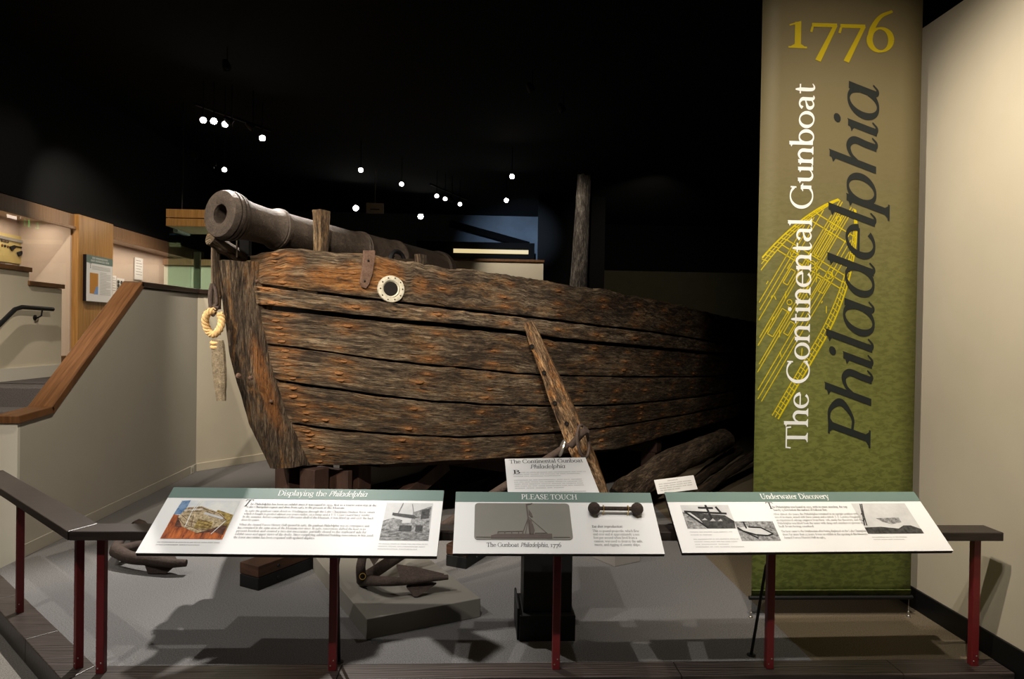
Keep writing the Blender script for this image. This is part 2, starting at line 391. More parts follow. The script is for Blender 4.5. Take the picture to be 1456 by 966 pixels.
def glyph(p, c, it):
    if c == '_':
        p.line(.0, .07, .42, .07, .05); p.line(.0, .36, .42, .36, .05); p.line(.1, .05, .1, .38, .06); p.line(.3, .05, .3, .38, .06); return .42
    S, T = STEM, THIN; sf = (lambda x, y, hw=.1: p.serif(x, y, hw)) if not it else (lambda x, y, hw=.1: p.curve([(x, y+.09, S), (x+.015, y+.02, S*.8), (x+.06, y+.005, T), (x+.105, y+.07, T*.6)]))
    def arch(x0, x1, last=True):
        p.curve([(x0, .27, T), (x0+.06, .385, T*1.3), (x0+(x1-x0)*.65, .425, S*.8), (x1, .34, S), (x1, .16, S), (x1, .0, S)]); 
        sf(x1, 0) if (last or not it) else p.serif(x1, 0, .07)
    foot = (lambda x: p.serif(x, 0)) if not it else (lambda x: None)
    if c == ' ': return .22
    if c == 'a':
        if it: p.arc(.20, .215, .155, .225, 20, 340); p.line(.355, .44, .355, .08, S); sf(.355, 0); return .47
        p.curve([(.07, .345, S), (.13, .42, T*1.4), (.215, .425, T*1.6), (.29, .36, S), (.295, .25, S), (.295, .07, S), (.33, .012, S*.6), (.385, .03, T*.6)])
        p.curve([(.295, .265, T), (.19, .235, T*1.3), (.085, .185, S), (.07, .10, S), (.13, .028, T*1.5), (.21, .035, T), (.295, .11, T)]); return .41
    if c == 'b': p.line(.09, .02, .09, ASC); p.flag(.09, ASC); p.arc(.245, .215, .155, .21, -168, 168); return .46
    if c == 'c': p.arc(.225, .215, .17, .21, 48, 318); p.dot(.335, .355, .042); return .385
    if c == 'd': p.line(.365, .0, .365, ASC); p.flag(.365, ASC); p.arc(.21, .215, .155, .21, 12, 348); sf(.365, 0, .0 if not it else .1) if it else p.quad((.365, 0), (.46, .02), (.46, .045), (.365, .05)); return .475
    if c == 'e': p.arc(.215, .215, .165, .21, 8, 322); p.line(.06, .245, .375, .245, T); return .41
    if c == 'f':
        p.curve([(.115, 0 if not it else DESC, S), (.115, .3, S), (.125, .58, S), (.19, .69, T*1.3), (.27, .68, T)]); p.dot(.285, .655, .042); p.line(.02, .42, .25, .42, T); foot(.115); return .285
    if c == 'g':
        p.arc(.19, .285, .13, .15, 0, 360); p.line(.27, .4, .39, .43, T*1.3); p.curve([(.11, .17, T), (.08, .10, T*1.4), (.14, .05, S*.8), (.28, .04, S), (.355, -.03, S*.8), (.33, -.14, T*1.4), (.19, -.19, T*1.2), (.07, -.15, S*.7), (.06, -.06, T*1.4), (.14, .03, T)]); return .41
    if c in 'hnm':
        h = ASC if c == 'h' else XH; p.line(.09, 0, .09, h); p.flag(.09, h); foot(.09)
        if c == 'm': arch(.11, .345, False); arch(.365, .60); return .69
        arch(.11, .36); return .455
    if c in 'il':
        h = XH if c == 'i' else ASC; p.line(.095, .0, .095, h); p.flag(.095, h); sf(.095, 0)
        if c == 'i': p.dot(.095, .605)
        return .20
    if c == 'j': p.curve([(.095, XH, S), (.095, .1, S), (.09, -.12, S*.8), (.0, -.2, T)]); p.flag(.095, XH); p.dot(.095, .605); return .20
    if c == 'k': p.line(.09, 0, .09, ASC); p.flag(.09, ASC); foot(.09); p.line(.11, .19, .36, .43, T); p.line(.19, .26, .39, .0, S); p.serif(.4, 0, .08); p.serif(.35, .412, .07); return .45
    if c == 'o': p.arc(.225, .215, .175, .21, 0, 360, S, T, -12); return .45
    if c == 'p': p.line(.09, DESC, .09, XH); p.flag(.09, XH); p.serif(.09, DESC); p.arc(.245, .215, .155, .21, -168, 168); return .46
    if c == 'q': p.line(.365, DESC, .365, XH); p.serif(.365, DESC); p.arc(.21, .215, .155, .21, 12, 348); return .46
    if c == 'r': p.line(.09, 0, .09, XH); p.flag(.09, XH); p.serif(.09, 0) if not it else None; p.curve([(.1, .27, T), (.16, .38, T*1.4), (.24, .41, S*.8)]); p.dot(.265, .385, .048); return .315
    if c == 's': p.curve([(.29, .35, T), (.24, .41, T*1.3), (.14, .41, T*1.4), (.085, .33, S*.75), (.15, .25, S), (.25, .19, S), (.295, .11, S*.75), (.24, .025, T*1.4), (.13, .02, T*1.3), (.065, .09, T)]); p.line(.295, .30, .295, .42, T); p.line(.06, .02, .06, .14, T); return .345
    if c == 't': p.curve([(.125, .56, T), (.125, .4, S), (.125, .1, S), (.16, .015, S*.7), (.22, .02, T), (.27, .06, T*.6)]); p.line(.02, .42, .26, .42, T*1.1); p.quad((.08, .42), (.125, .56), (.14, .56), (.14, .42)); return .28
    if c == 'u': p.curve([(.085, .44, S), (.085, .2, S), (.095, .08, S), (.17, .015, T*1.6), (.27, .04, T), (.35, .12, T)]); p.flag(.085, XH); p.line(.36, 0, .36, XH); p.flag(.36, XH); sf(.36, 0) if it else p.quad((.36, 0), (.45, .02), (.45, .045), (.36, .05)); return .46
    if c == 'v': p.line(.08, XH, .225, 0, S); p.line(.225, 0, .36, XH, T); p.serif(.08, .412, .085); p.serif(.36, .412, .07); return .43
    if c == 'w': p.line(.08, XH, .21, 0, S); p.line(.21, 0, .33, XH, T); p.line(.33, XH, .46, 0, S); p.line(.46, 0, .58, XH, T); p.serif(.08, .412, .085); p.serif(.58, .412, .07); return .65
    if c == 'x': p.line(.07, XH, .35, 0, S); p.line(.07, 0, .34, XH, T); p.serif(.08, .412, .07); p.serif(.34, .412, .06); p.serif(.07, 0, .06); p.serif(.35, 0, .07); return .42
    if c == 'y': p.line(.08, XH, .235, 0, S); p.curve([(.36, XH, T), (.24, .02, T), (.17, -.15, T*1.3), (.07, -.19, S*.8)]); p.serif(.08, .412, .085); p.serif(.36, .412, .07); return .43
    if c == 'z': p.line(.05, .42, .34, .42, T); p.line(.33, .43, .06, .01, S*.8); p.line(.04, .02, .35, .02, T); return .39
    H = CAPH
    if c == 'A': p.line(.03, 0, .29, H, T*1.2); p.line(.29, H, .55, 0, S); p.line(.13, .22, .43, .22, T); p.serif(.04, 0); p.serif(.55, 0, .11); return .60
    if c in 'BPRDEFLHKIMNTU':
        x = .13
        if c not in 'TU': p.line(x, 0, x, H); p.serif(x, 0, .11); p.serif(x, H, .11, -1)
        if c == 'B': p.curve([(x, H-.02, T), (.29, H-.03, T*1.4), (.40, .5, S), (.3, .355, T*1.3), (x, .345, T)]); p.curve([(x, .345, T), (.33, .33, T*1.4), (.45, .18, S), (.33, .02, T*1.4), (x, .016, T)]); return .53
        if c == 'P': p.curve([(x, H-.016, T), (.32, H-.025, T*1.4), (.455, .46, S*1.05), (.32, .285, T*1.3), (x+.03, .28, T)]); return .50
        if c == 'R': p.curve([(x, H-.016, T), (.31, H-.025, T*1.4), (.43, .48, S), (.31, .32, T*1.3), (x, .315, T)]); p.line(.28, .32, .50, .01, S); p.serif(.52, 0, .08); return .57
        if c == 'D': p.curve([(x, H-.016, T), (.35, H-.03, T*1.5), (.54, .47, S*.95), (.575, .325, S*1.05), (.54, .18, S*.95), (.35, .03, T*1.5), (x, .016, T)]); return .66
        if c in 'EFL':
            if c != 'L': p.line(x, H-.016, .47, H-.016, T); p.line(.47, H, .47, H-.14, T); p.line(x, .335, .38, .335, T); p.line(.38, .40, .38, .27, T)
            if c != 'F': p.line(x, .016, .49, .016, T); p.line(.49, 0, .515, .16, T)
            return .54 if c != 'F' else .50
        if c == 'H': p.line(.53, 0, .53, H); p.serif(.53, 0, .11); p.serif(.53, H, .11, -1); p.line(x, .335, .53, .335, T); return .66
        if c == 'K': p.line(x, .30, .48, H, T); p.line(.24, .38, .52, 0, S); p.serif(.53, 0, .09); p.serif(.47, H, .08, -1); return .6
        if c == 'I': return .26
        if c == 'M': p.line(x, H, .39, .02, S); p.line(.39, .02, .64, H, T); p.line(.66, 0, .66, H); p.serif(.66, 0, .11); p.serif(.66, H, .11, -1); return .8
        if c == 'N': p.line(x, H, .56, 0, S); p.line(.56, 0, .56, H, T); p.serif(.56, H, .1, -1); return .68
        if c == 'T': p.line(.28, 0, .28, H); p.serif(.28, 0, .12); p.line(.02, H-.016, .54, H-.016, T*1.1); p.line(.03, H, .015, H-.15, T); p.line(.53, H, .545, H-.15, T); return .56
        if c == 'U': p.curve([(.14, H, S), (.14, .25, S), (.18, .06, S*.8), (.33, .0, T*1.4), (.48, .07, T*1.2), (.52, .25, T*1.2), (.52, H, T*1.2)]); p.serif(.14, H, .11, -1); p.serif(.52, H, .1, -1); return .66
    if c == 'C': p.arc(.34, .325, .285, .33, 42, 318); p.line(.56, .48, .565, H, T); p.line(.56, .17, .575, .05, T); return .61
    if c == 'G': p.arc(.34, .325, .285, .33, 42, 322); p.line(.56, .48, .565, H, T); p.line(.56, .04, .56, .29, S); p.serif(.56, .28, .1); return .67
    if c in 'OQ': p.arc(.345, .325, .285, .33, 0, 360); (p.line(.36, .05, .6, -.12, S) if c == 'Q' else 0); return .69
    if c == 'S': p.curve([(.38, .53, T), (.32, .62, T*1.3), (.2, .635, T*1.5), (.11, .52, S*.8), (.18, .38, S), (.33, .28, S), (.41, .16, S*.8), (.32, .03, T*1.5), (.18, .015, T*1.3), (.085, .13, T)]); p.line(.39, .45, .39, .64, T); p.line(.075, .01, .075, .2, T); return .48
    if c == 'V': p.line(.05, H, .30, 0, S); p.line(.30, 0, .53, H, T); p.serif(.06, H, .1, -1); p.serif(.53, H, .08, -1); return .58
    if c == 'W': p.line(.05, H, .25, 0, S); p.line(.25, 0, .43, H, T); p.line(.43, H, .62, 0, S); p.line(.62, 0, .80, H, T); p.serif(.06, H, .1, -1); p.serif(.80, H, .08, -1); return .85
    # old-style figures
    if c == '1': p.line(.19, 0, .19, XH, S*1.05); p.serif(.19, 0, .14); p.quad((.06, .37), (.06, .395), (.235, .46), (.235, .42), (.16, .40)); return .36
    if c == '7': p.line(.04, .40, .42, .405, S*.72); p.curve([(.40, .41, S*.7), (.29, .15, S*.8), (.14, -.2, S)]); p.line(.05, .37, .03, .28, T); return .43
    if c == '6': p.arc(.225, .19, .165, .195, 0, 360, S*1.05, T, 8); p.curve([(.065, .2, S*.9), (.10, .38, S*.9), (.22, .58, S*.7), (.40, .68, T*1.2)]); return .45
    if c == '9': p.arc(.225, .24, .165, .195, 0, 360, S*1.05, T, 8); p.curve([(.385, .24, S*.9), (.35, .05, S*.9), (.23, -.13, S*.7), (.07, -.21, T)]); return .45
    if c == '0': p.arc(.225, .215, .18, .21, 0, 360); return .45
    if c == '2': p.curve([(.06, .32, T), (.13, .42, T*1.4), (.25, .41, S*.8), (.3, .3, S*.9), (.2, .14, S*.7), (.06, .03, T)]); p.line(.04, .035, .37, .035, S*.8); return .42
    if c == '3': p.curve([(.06, .36, T), (.17, .425, T*1.4), (.29, .33, S*.8), (.18, .2, T)]); p.curve([(.15, .2, T), (.32, .12, S), (.29, -.08, S), (.17, -.19, T*1.4), (.04, -.17, T)]); return .40
    if c == '4': p.line(.30, -.2, .30, .42, S); p.line(.03, .02, .42, .02, T); p.line(.04, .02, .29, .42, T); return .45
    if c == '5': p.line(.12, .40, .35, .42, S*.7); p.line(.11, .42, .09, .2, T); p.curve([(.09, .2, T), (.26, .17, S*.8), (.33, .0, S), (.22, -.17, T*1.4), (.05, -.19, T)]); return .40
    if c == '8': p.arc(.215, .5, .125, .15, 0, 360, S*.8); p.arc(.215, .17, .16, .17, 0, 360); return .43
    if c == ',': p.dot(.09, .04, .05); p.line(.12, .03, .07, -.1, T); return .2
    if c == '.': p.dot(.09, .04, .05); return .2
    if c == '-': p.line(.04, .2, .24, .2, T*1.3); return .28
    if c == '(': p.arc(.3, .25, .2, .42, 120, 240, S*.6, T*.5); return .26
    if c == ')': p.arc(-.04, .25, .2, .42, -60, 60, S*.6, T*.5); return .26
    return .3
def letter(name, runs, org, ex, ey, size, mat, parent, width=None, align='l', q=1.0, track=0.0, lift=.0012):
    """runs: [(text, italic)]; org, ex, ey: baseline start and unit directions in world; size = em in metres"""
    if isinstance(runs, str): runs = [(runs, False)]
    V, F, x, LAY = [], [], 0.0, []
    for txt, it in runs:
        for ch in txt:
            p = Pen(q); adv = glyph(p, ch, it); b = len(V); k = .26 if it else 0; sx = .9 if it else 1
            V += [((px*sx)+k*py+x, py) for px, py in p.V]; LAY += [l_*4e-5 for l_ in p.lay()]; F += [tuple(i+b for i in f) for f in p.F]; x += adv*sx+track
    x -= track
    sx = (width/(x*size)) if width else 1.0
    off = {'l': 0, 'c': -x*size*sx/2, 'r': -x*size*sx}[align]
    ex, ey = Vector(ex), Vector(ey); nz = ex.cross(ey).normalized(); org = Vector(org)
    W = [org+ex*(u*size*sx+off)+ey*(v*size)+nz*(lift+LAY[i]) for i, (u, v) in enumerate(V)]
    return obj(name, W, F, mat, parent)
def sheet(name, pts2, org, ex, ey, mat, parent, lift=.0008):
    nz = ex.cross(ey).normalized(); return obj(name, [org+ex*u+ey*v+nz*lift for u, v in pts2], [tuple(range(len(pts2)))], mat, parent)
def polys(name, plist, org, ex, ey, mat, parent, lift=.0012):
    nz = ex.cross(ey).normalized(); V, F = [], []
    for kk, pts in enumerate(plist):
        b = len(V); V += [org+ex*u+ey*v+nz*(lift+kk*3e-5) for u, v in pts]; F.append(tuple(range(b, b+len(pts))))
    return obj(name, V, F, mat, parent)
def strip2(pts, wd):
    """2-D polyline as quads of constant width"""
    out = []
    for (x0, y0), (x1, y1) in zip(pts, pts[1:]):
        d = math.hypot(x1-x0, y1-y0) or 1; nx, ny = -(y1-y0)/d*wd/2, (x1-x0)/d*wd/2
        out.append([(x0-nx, y0-ny), (x1-nx, y1-ny), (x1+nx, y1+ny), (x0+nx, y0+ny)])
    return out

# ================================================================== THE SETTING
LAND = 1.07                                            # mezzanine floor
OUT = -.12                                             # carpet outside the exhibit platform
struct(obj('floor', [(-3.1, 4.705, 0), (-1.765, 3.37, 0), (1.68, 3.37, 0), (1.68, 20, 0), (-3.1, 20, 0)], [(0, 1, 2, 3, 4)], 'carpet'))
struct(obj('floor', [(1.68, 3.37, 0), (2.62, 3.37, 0), (9, 3.37, 0), (9, 20, 0), (1.68, 20, 0)], [(0, 1, 2, 3, 4)], 'carpet2'))
struct(obj('floor', [(-9, -4, OUT), (9, -4, OUT), (9, 3.3, OUT), (-1.8, 3.3, OUT), (-3.3, 4.8, OUT), (-3.3, 9, OUT), (-9, 9, OUT)], [tuple(range(7))], 'carpet3'))
fb = struct(empty('floor', (0, 3.3, OUT)))
xs = [-1.80, -.62, .98, 2.05, 2.60]
for a, b in zip(xs, xs[1:]):
    a2 = a+.003
    V = [(a2, 3.22, OUT), (b, 3.22, OUT), (b, 3.37, OUT), (a2 if a > -1.7 else -1.765, 3.37, OUT)]
    if a < -1.7: V[0] = (-1.822, 3.22, OUT)
    prism('plank', V, (0, 0, -OUT+.004), 'border', fb, .004)
for a, b in ((0, .62), (.62, 1.35), (1.35, 2.3)):
    d = Vector((-1, 1, 0))/math.sqrt(2); n = Vector((1, 1, 0))/math.sqrt(2)
    o0 = Vector((-1.825, 3.22, OUT)); i0 = Vector((-1.767, 3.37, OUT)) ; i0 = o0+n*.148
    prism('plank', [o0+d*(a+.003 if a else .003), o0+d*b, i0+d*b, i0+d*(a+.003 if a else .066)], (0, 0, -OUT+.004), 'border', fb, .004)
struct(box('ceiling', (-9, -4, 4.75), (9, 20, 4.85), 'black'))
struct(box('wall_back', (-9, 20, -.2), (9, 20.1, 4.8), 'black'))
struct(box('wall_front', (-9, -4.1, -.2), (9, -4, 4.8), 'blackwall'))
struct(box('wall_left', (-5.95, 4.6, 3.06), (-5.27, 20, 4.75), 'blackwall'))
struct(box('wall_left_front', (-9, -4, OUT), (-8.9, 9, 4.8), 'blackwall'))
struct(box('wall_far_right', (8.9, -4, OUT), (9, 20, 4.8), 'blackwall'))
struct(box('wall_right', (2.622, -3, OUT), (2.76, 6.0, 3.45), 'wall'))
struct(box('baseboard_right', (2.606, -3, OUT), (2.6215, 6.0, .121), 'base', bevel=.003))
# olive partition and the hall beyond
struct(box('wall_partition', (2.0, 19.5, 0), (8.8, 19.6, 3.38), 'olive'))
struct(box('wall_partition_dark', (1.36, 16.0, 0), (2.9, 16.1, 4.75), 'black'))
struct(box('wall_hall_blue', (-5.2, 19.0, 2.2), (1.95, 19.1, 4.75), 'bluewall'))
struct(beam('trim_1', AY(640, 318, 18.7), AY(752, 349, 18.7), .2, .16, 'black'))
struct(box('trim_2', (-1.5, 17.2, 3.40), (1.38, 17.4, 3.80), 'black'))
b = box('cove_light', (-.6, 17.05, 3.52), (1.22, 17.15, 3.61), 'strip'); tag(b, 'long warm strip light glowing above the far white parapet', 'light')
P0, P1 = AY(655, 372, 14.0), AY(772, 374, 14.0)
struct(box('wall_parapet', (P0.x-1.0, 13.9, 1.0), (P1.x, 14.05, P1.z), 'wall'))
struct(box('trim_3', (P0.x-1.0, 13.86, P1.z), (P1.x+.02, 14.09, P1.z+.045), 'cap', bevel=.004))

# low wall beside the stair, its walnut cap, diagonal continuation behind the bow
low = [(4.93, OUT), (4.93, .93), (5.28, .955), (6.62, 1.955), (7.99, 1.975), (7.99, OUT)]
struct(prism('wall_stair', [(-3.1, y, z) for y, z in low], (-.13, 0, 0), 'wall2'))
struct(box('wall_stair_end', (-3.232, 4.905, OUT), (-3.098, 4.931, .93), 'white'))
def capbar(name, pts, wdt, th, mat):
    t = struct(empty(name, pts[0]))
    for a, b in zip(pts, pts[1:]):
        beam('rail_board', a, b, wdt, th, mat, t, bevel=.006)
    return t
CX = -3.165
capbar('trim_4', [Vector((CX, 4.89, .958)), Vector((CX, 5.285, .983))], .175, .055, 'cap')
capbar('trim_5', [Vector((CX, 5.265, .978)), Vector((CX, 6.64, 1.995))], .175, .058, 'cap')
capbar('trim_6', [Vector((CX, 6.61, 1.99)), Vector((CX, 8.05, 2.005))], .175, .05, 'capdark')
d2 = (Vector((-2.59, 8.59, 0))-Vector((-3.1, 7.95, 0))).normalized(); n2 = Vector((-d2.y, d2.x, 0))
c0 = Vector((-3.1, 7.95, 0)); c1 = c0+d2*3.4
struct(prism('wall_mezzanine', [c0, c1, c1+n2*.13, c0+n2*.13], (0, 0, 1.975), 'wall'))
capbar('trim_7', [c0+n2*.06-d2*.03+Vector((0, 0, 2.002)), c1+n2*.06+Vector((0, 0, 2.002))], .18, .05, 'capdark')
struct(box('baseboard_stair', (-3.0985, 4.93, 0), (-3.086, 7.93, .088), 'wall2', bevel=.003))
struct(prism('baseboard_mezzanine', [c0, c1, c1-n2*.013, c0-n2*.013], (0, 0, .088), 'wall', bevel=.003))
ot = empty('wall_outlet', (-3.085, 7.83, .0), 'small cream electrical outlet low on the baseboard in the corner', 'outlet')
box('cover_plate', (-3.086, 7.77, .005), (-3.080, 7.85, .083), 'white', ot, .002)
box('socket', (-3.080, 7.795, .025), (-3.078, 7.825, .063), 'wall2', ot)
# stair and landing
st = struct(empty('floor_stairs', (-3.8, 4.5, OUT)))
for i in range(7):
    z1 = OUT+.17*(i+1); y0 = 4.42+.29*i
    box('step', (-4.398, y0, OUT), (-3.235, y0+.30 if i < 6 else y0+.4, z1), 'carpet4', st, .012)
struct(obj('floor_landing', [(-5.9, 6.5, LAND), (-3.235, 6.5, LAND), (-3.235, 8.0, LAND), (-1.2, 10.6, LAND), (-1.2, 20, LAND), (-5.9, 20, LAND)], [tuple(range(6))], 'carpet4'))
struct(prism('wall_stair_left', [(-4.4, y, z) for y, z in ((3.2, OUT), (3.2, 2.12), (7.12, 2.12), (7.12, 1.99), (7.665, 1.985), (7.665, OUT))], (-.14, 0, 0), 'wall'))
struct(box('trim_8', (-4.56, 3.2, 2.12), (-4.38, 7.14, 2.165), 'cap', bevel=.004))
struct(box('trim_9', (-4.56, 7.10, 1.99), (-4.38, 7.69, 2.035), 'cap', bevel=.004))
struct(prism('baseboard_stair_left', [(-4.398, 6.1, LAND-.1), (-4.398, 6.1, LAND+.12), (-4.398, 7.665, LAND+.12), (-4.398, 7.665, LAND-.1)], (.014, 0, 0), 'white'))
hr = empty('handrail', (-4.33, 7.4, LAND), 'black round handrail bracketed to the cream stair wall', 'handrail')
h1, h2, h3 = AX(75, 440, -4.33), AX(25, 436.5, -4.33), AX(-40, 500, -4.33)
tube('rail', [h1, (h1+h2)/2, h2+(h1-h2)*.12, h2+(h3-h2)*.06, h3], .021, 'black_iron', hr, 12)
bk = AX(55, 452, -4.36); tube('bracket', [AX(60, 441, -4.33), AX(59, 449, -4.33), AX(54, 452, -4.34), bk+Vector((-.04, 0, 0))], .008, 'black_iron', hr, 8)
lathe('bracket_plate', [(0, 0), (0, .028), (.01, .028), (.014, .0)], bk+Vector((-.04, 0, 0)), (1, 0, 0), 'black_iron', hr, 14)

# ------------------------------------------------------------------ oak case wall on the mezzanine
def case_or_fill_light(loc, sx, sy, e):
    l = bpy.data.lights.new('case_or_fill_lamp', 'AREA'); l.shape = 'RECTANGLE'; l.size = sx; l.size_y = sy; l.energy = e; l.color = (1, .84, .68)
    o = bpy.data.objects.new('case_or_fill_lamp', l); COL.objects.link(o); o.location = loc
def wall_case(y0, y1, joints, label):
    c = empty('wall_case', (-5.5, (y0+y1)/2, LAND), label, 'display case')
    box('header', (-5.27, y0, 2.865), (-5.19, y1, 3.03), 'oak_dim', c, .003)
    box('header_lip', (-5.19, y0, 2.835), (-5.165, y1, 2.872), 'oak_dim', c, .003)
    box('base', (-5.9, y0, LAND), (-5.19, y1, 1.215), 'cap', c, .003)
    box('back_panel', (-5.92, y0, 1.215), (-5.86, y1, 2.95), 'casein', c)
    box('side_panel', (-5.86, y1-.03, 1.215), (-5.22, y1, 2.95), 'casein', c)
    box('side_panel', (-5.86, y0, 1.215), (-5.22, y0+.03, 2.95), 'casein', c)
    box('top_panel', (-5.86, y0, 2.93), (-5.27, y1, 2.96), 'casein', c)
    ys = [y0+.03]+joints+[y1-.03]
    for a, b in zip(ys, ys[1:]): box('glass_pane', (-5.222, a+.003, 1.215), (-5.214, b-.003, 2.865), 'glassc', c)
    case_or_fill_light((-5.5, (y0+y1)/2, 2.90), .3, y1-y0-.3, 6.5*(y1-y0))
    return c
wall_case(6.2, 9.30, [AX(31, 330, -5.2).y], 'oak-framed lit wall case showing a yellow board of firearm shapes')
wall_case(10.16, 13.6, [], 'oak-framed lit wall case with small white labels beyond the oak pilaster')
struct(box('trim_10', (-5.95, 9.30, LAND), (-5.135, 10.16, 3.035), 'oak', bevel=.004))
# contents of the near case, on its back panel
def backboard(name, px, mat, label, cat, X=-5.855, th=.02, parent=None):
    x0, y0, x1, y1 = px; a = AX(x0, y0, X); b2 = AX(x1, y1, X)
    y_0, y_1 = a.y, b2.y; zt, zb = AX((x0+x1)/2, y0, X).z, AX((x0+x1)/2, y1, X).z
    o = box(name, (X, y_0, zb), (X+th, y_1, zt), mat, parent); 
    if label: tag(o, label, cat)
    return o, y_0, y_1, zb, zt
eb = empty('exhibit_board', AX(20, 372, -5.84), 'yellow backing board with mounted long guns and pistol shapes', 'board')
o, ya, yb, zb, zt = backboard('backing', (-60, 330, 52, 371), 'gold', None, None, -5.852, .02, parent=eb)
for (px, py, qx, qy, th) in ((-40, 328, 49, 348, .03),):
    beam('long_gun', AX(px, py, -5.82), AX(qx, qy, -5.82), .02, .035, 'plinth2', eb)
for (px, py, ln) in ((20, 350, 28), (30, 358, 20)):
    a_ = AX(px, py, -5.825); b_ = AX(px+ln, py+ln*.2, -5.825)
    beam('barrel', a_, b_, .012, .016, 'ink', eb); prism('grip', [a_+Vector((0, -.09, -.02)), a_+Vector((0, 0, .012)), a_+Vector((0, .02, -.02)), a_+Vector((0, -.05, -.07))], (.012, 0, 0), 'ink', eb)
for k in range(9):
    p_ = AX(2+k*2.2 if k < 5 else 3+(k-5)*4, 342+k*.5 if k < 5 else 349+(k-5), -5.83)
    lathe('gun_part', [(0, .0), (0, .018), (.01, .014), (.012, 0)], p_, (1, 0, 0), 'cap' if k % 2 else 'ink', eb, 8)
def label_card(px, lab, X=-5.85, lines=6):
    e = empty('label_card', AX((px[0]+px[2])/2, px[3], X), lab, 'label')
    o, y_0, y_1, zb_, zt_ = backboard('card', px, 'panel', None, None, X, .012, e)
    n = lines; pl = []
    for k in range(n):
        zc = zt_-(zt_-zb_)*(.14+.76*k/n); pl.append([(y_0+(y_1-y_0)*.1, zc), (y_0+(y_1-y_0)*(.88 if k % 3 else .7), zc), (y_0+(y_1-y_0)*(.88 if k % 3 else .7), zc+.008), (y_0+(y_1-y_0)*.1, zc+.008)])
    obj('printed_lines', [Vector((X+.0135, u, v)) for q_ in pl for u, v in q_], [tuple(range(i*4, i*4+4)) for i in range(n)], 'inkgrey', e)
    return e, y_0, y_1, zb_, zt_
label_card((27, 377, 50, 403), 'white text card below the yellow firearm board')
label_card((-20, 373.5, 16, 380), 'low white text card by the case floor under the firearm board', lines=2)
label_card((191, 367, 202, 398), 'tall white text card alone on the back of the far wall case')
label_card((158, 392, 164, 420), 'narrow grey text card beside the board of round relics')
rb = empty('relic_board', AX(171, 420, -5.85), 'white card with rows of small dark round relics', 'board')
backboard('card', (165.5, 396, 175.5, 422), 'panel', None, None, -5.85, .012, rb)
for r in range(4):
    for cc in range(2):
        lathe('relic', [(0, .0), (0, .03), (.012, .026), (.02, 0)], AX(168+cc*4.5, 401+r*5.3+cc, -5.835), (1, 0, 0), 'ink', rb, 10)
box_s = box('case_shelf', (-5.86, 10.3, 1.62), (-5.30, 11.6, 1.64), 'casein'); tag(box_s, 'pale shelf inside the far wall case under the relic board', 'shelf')
# poster on the pilaster
po = empty('wall_poster', (-5.13, 9.7, 1.95), 'upright poster with teal heading, orange map and text on the oak pilaster', 'poster')
pa, pb = AX(118.5, 362, -5.13), AX(156, 370, -5.13); zb_ = AX(118.5, 428, -5.13).z; zt_ = AX(118.5, 361.5, -5.13).z
y0, y1 = pa.y, pb.y; Wp, Hp = y1-y0, zt_-zb_
box('board', (-5.133, y0, zb_), (-5.09, y1, zt_), 'panel_edge', po)
PO, PX, PY = Vector((-5.089, y0, zb_)), Vector((0, 1, 0)), Vector((0, 0, 1))
sheet('print', [(0, 0), (Wp, 0), (Wp, Hp), (0, Hp)], PO, PX, PY, 'panel', po, .0005)
sheet('heading_band', [(0, Hp*.83), (Wp, Hp*.83), (Wp, Hp), (0, Hp)], PO, PX, PY, 'teal', po, .0012)
letter('heading', '___ ____________', PO+PX*Wp*.5+PY*Hp*.925, PX, PY, .06, 'inkwhite', po, Wp*.6, 'c', .5, lift=.002)
letter('heading', '____ __________ ____', PO+PX*Wp*.5+PY*Hp*.865, PX, PY, .06, 'inkwhite', po, Wp*.7, 'c', .5, lift=.002)
NT('map_orange').base((.50, .22, .03)); NT('map_blue').base((.18, .32, .62)); M['morange'] = MATS['map_orange']; M['mblue'] = MATS['map_blue']
polys('map', [[(Wp*.12, Hp*.17), (Wp*.43, Hp*.17), (Wp*.43, Hp*.62), (Wp*.12, Hp*.62)]], PO, PX, PY, 'morange', po, .0014)
polys('map_water', [[(Wp*.27, Hp*.16), (Wp*.43, Hp*.16), (Wp*.43, Hp*.34), (Wp*.36, Hp*.33), (Wp*.31, Hp*.24)]], PO, PX, PY, 'mblue', po, .002)
letter('drop_capital', 'T', PO+PX*Wp*.10+PY*Hp*.72, PX, PY, .1, 'ink', po, lift=.0015)
polys('printed_lines', [[(Wp*.2, Hp*z), (Wp*.9, Hp*z), (Wp*.9, Hp*z+.007), (Wp*.2, Hp*z+.007)] for z in (.76, .73, .70)]+[[(Wp*.50, Hp*(.64-.034*k)), (Wp*(.92 if k % 5 else .75), Hp*(.64-.034*k)), (Wp*(.92 if k % 5 else .75), Hp*(.64-.034*k)+.006), (Wp*.50, Hp*(.64-.034*k)+.006)] for k in range(15)], PO, PX, PY, 'inkpale', po, .0015)
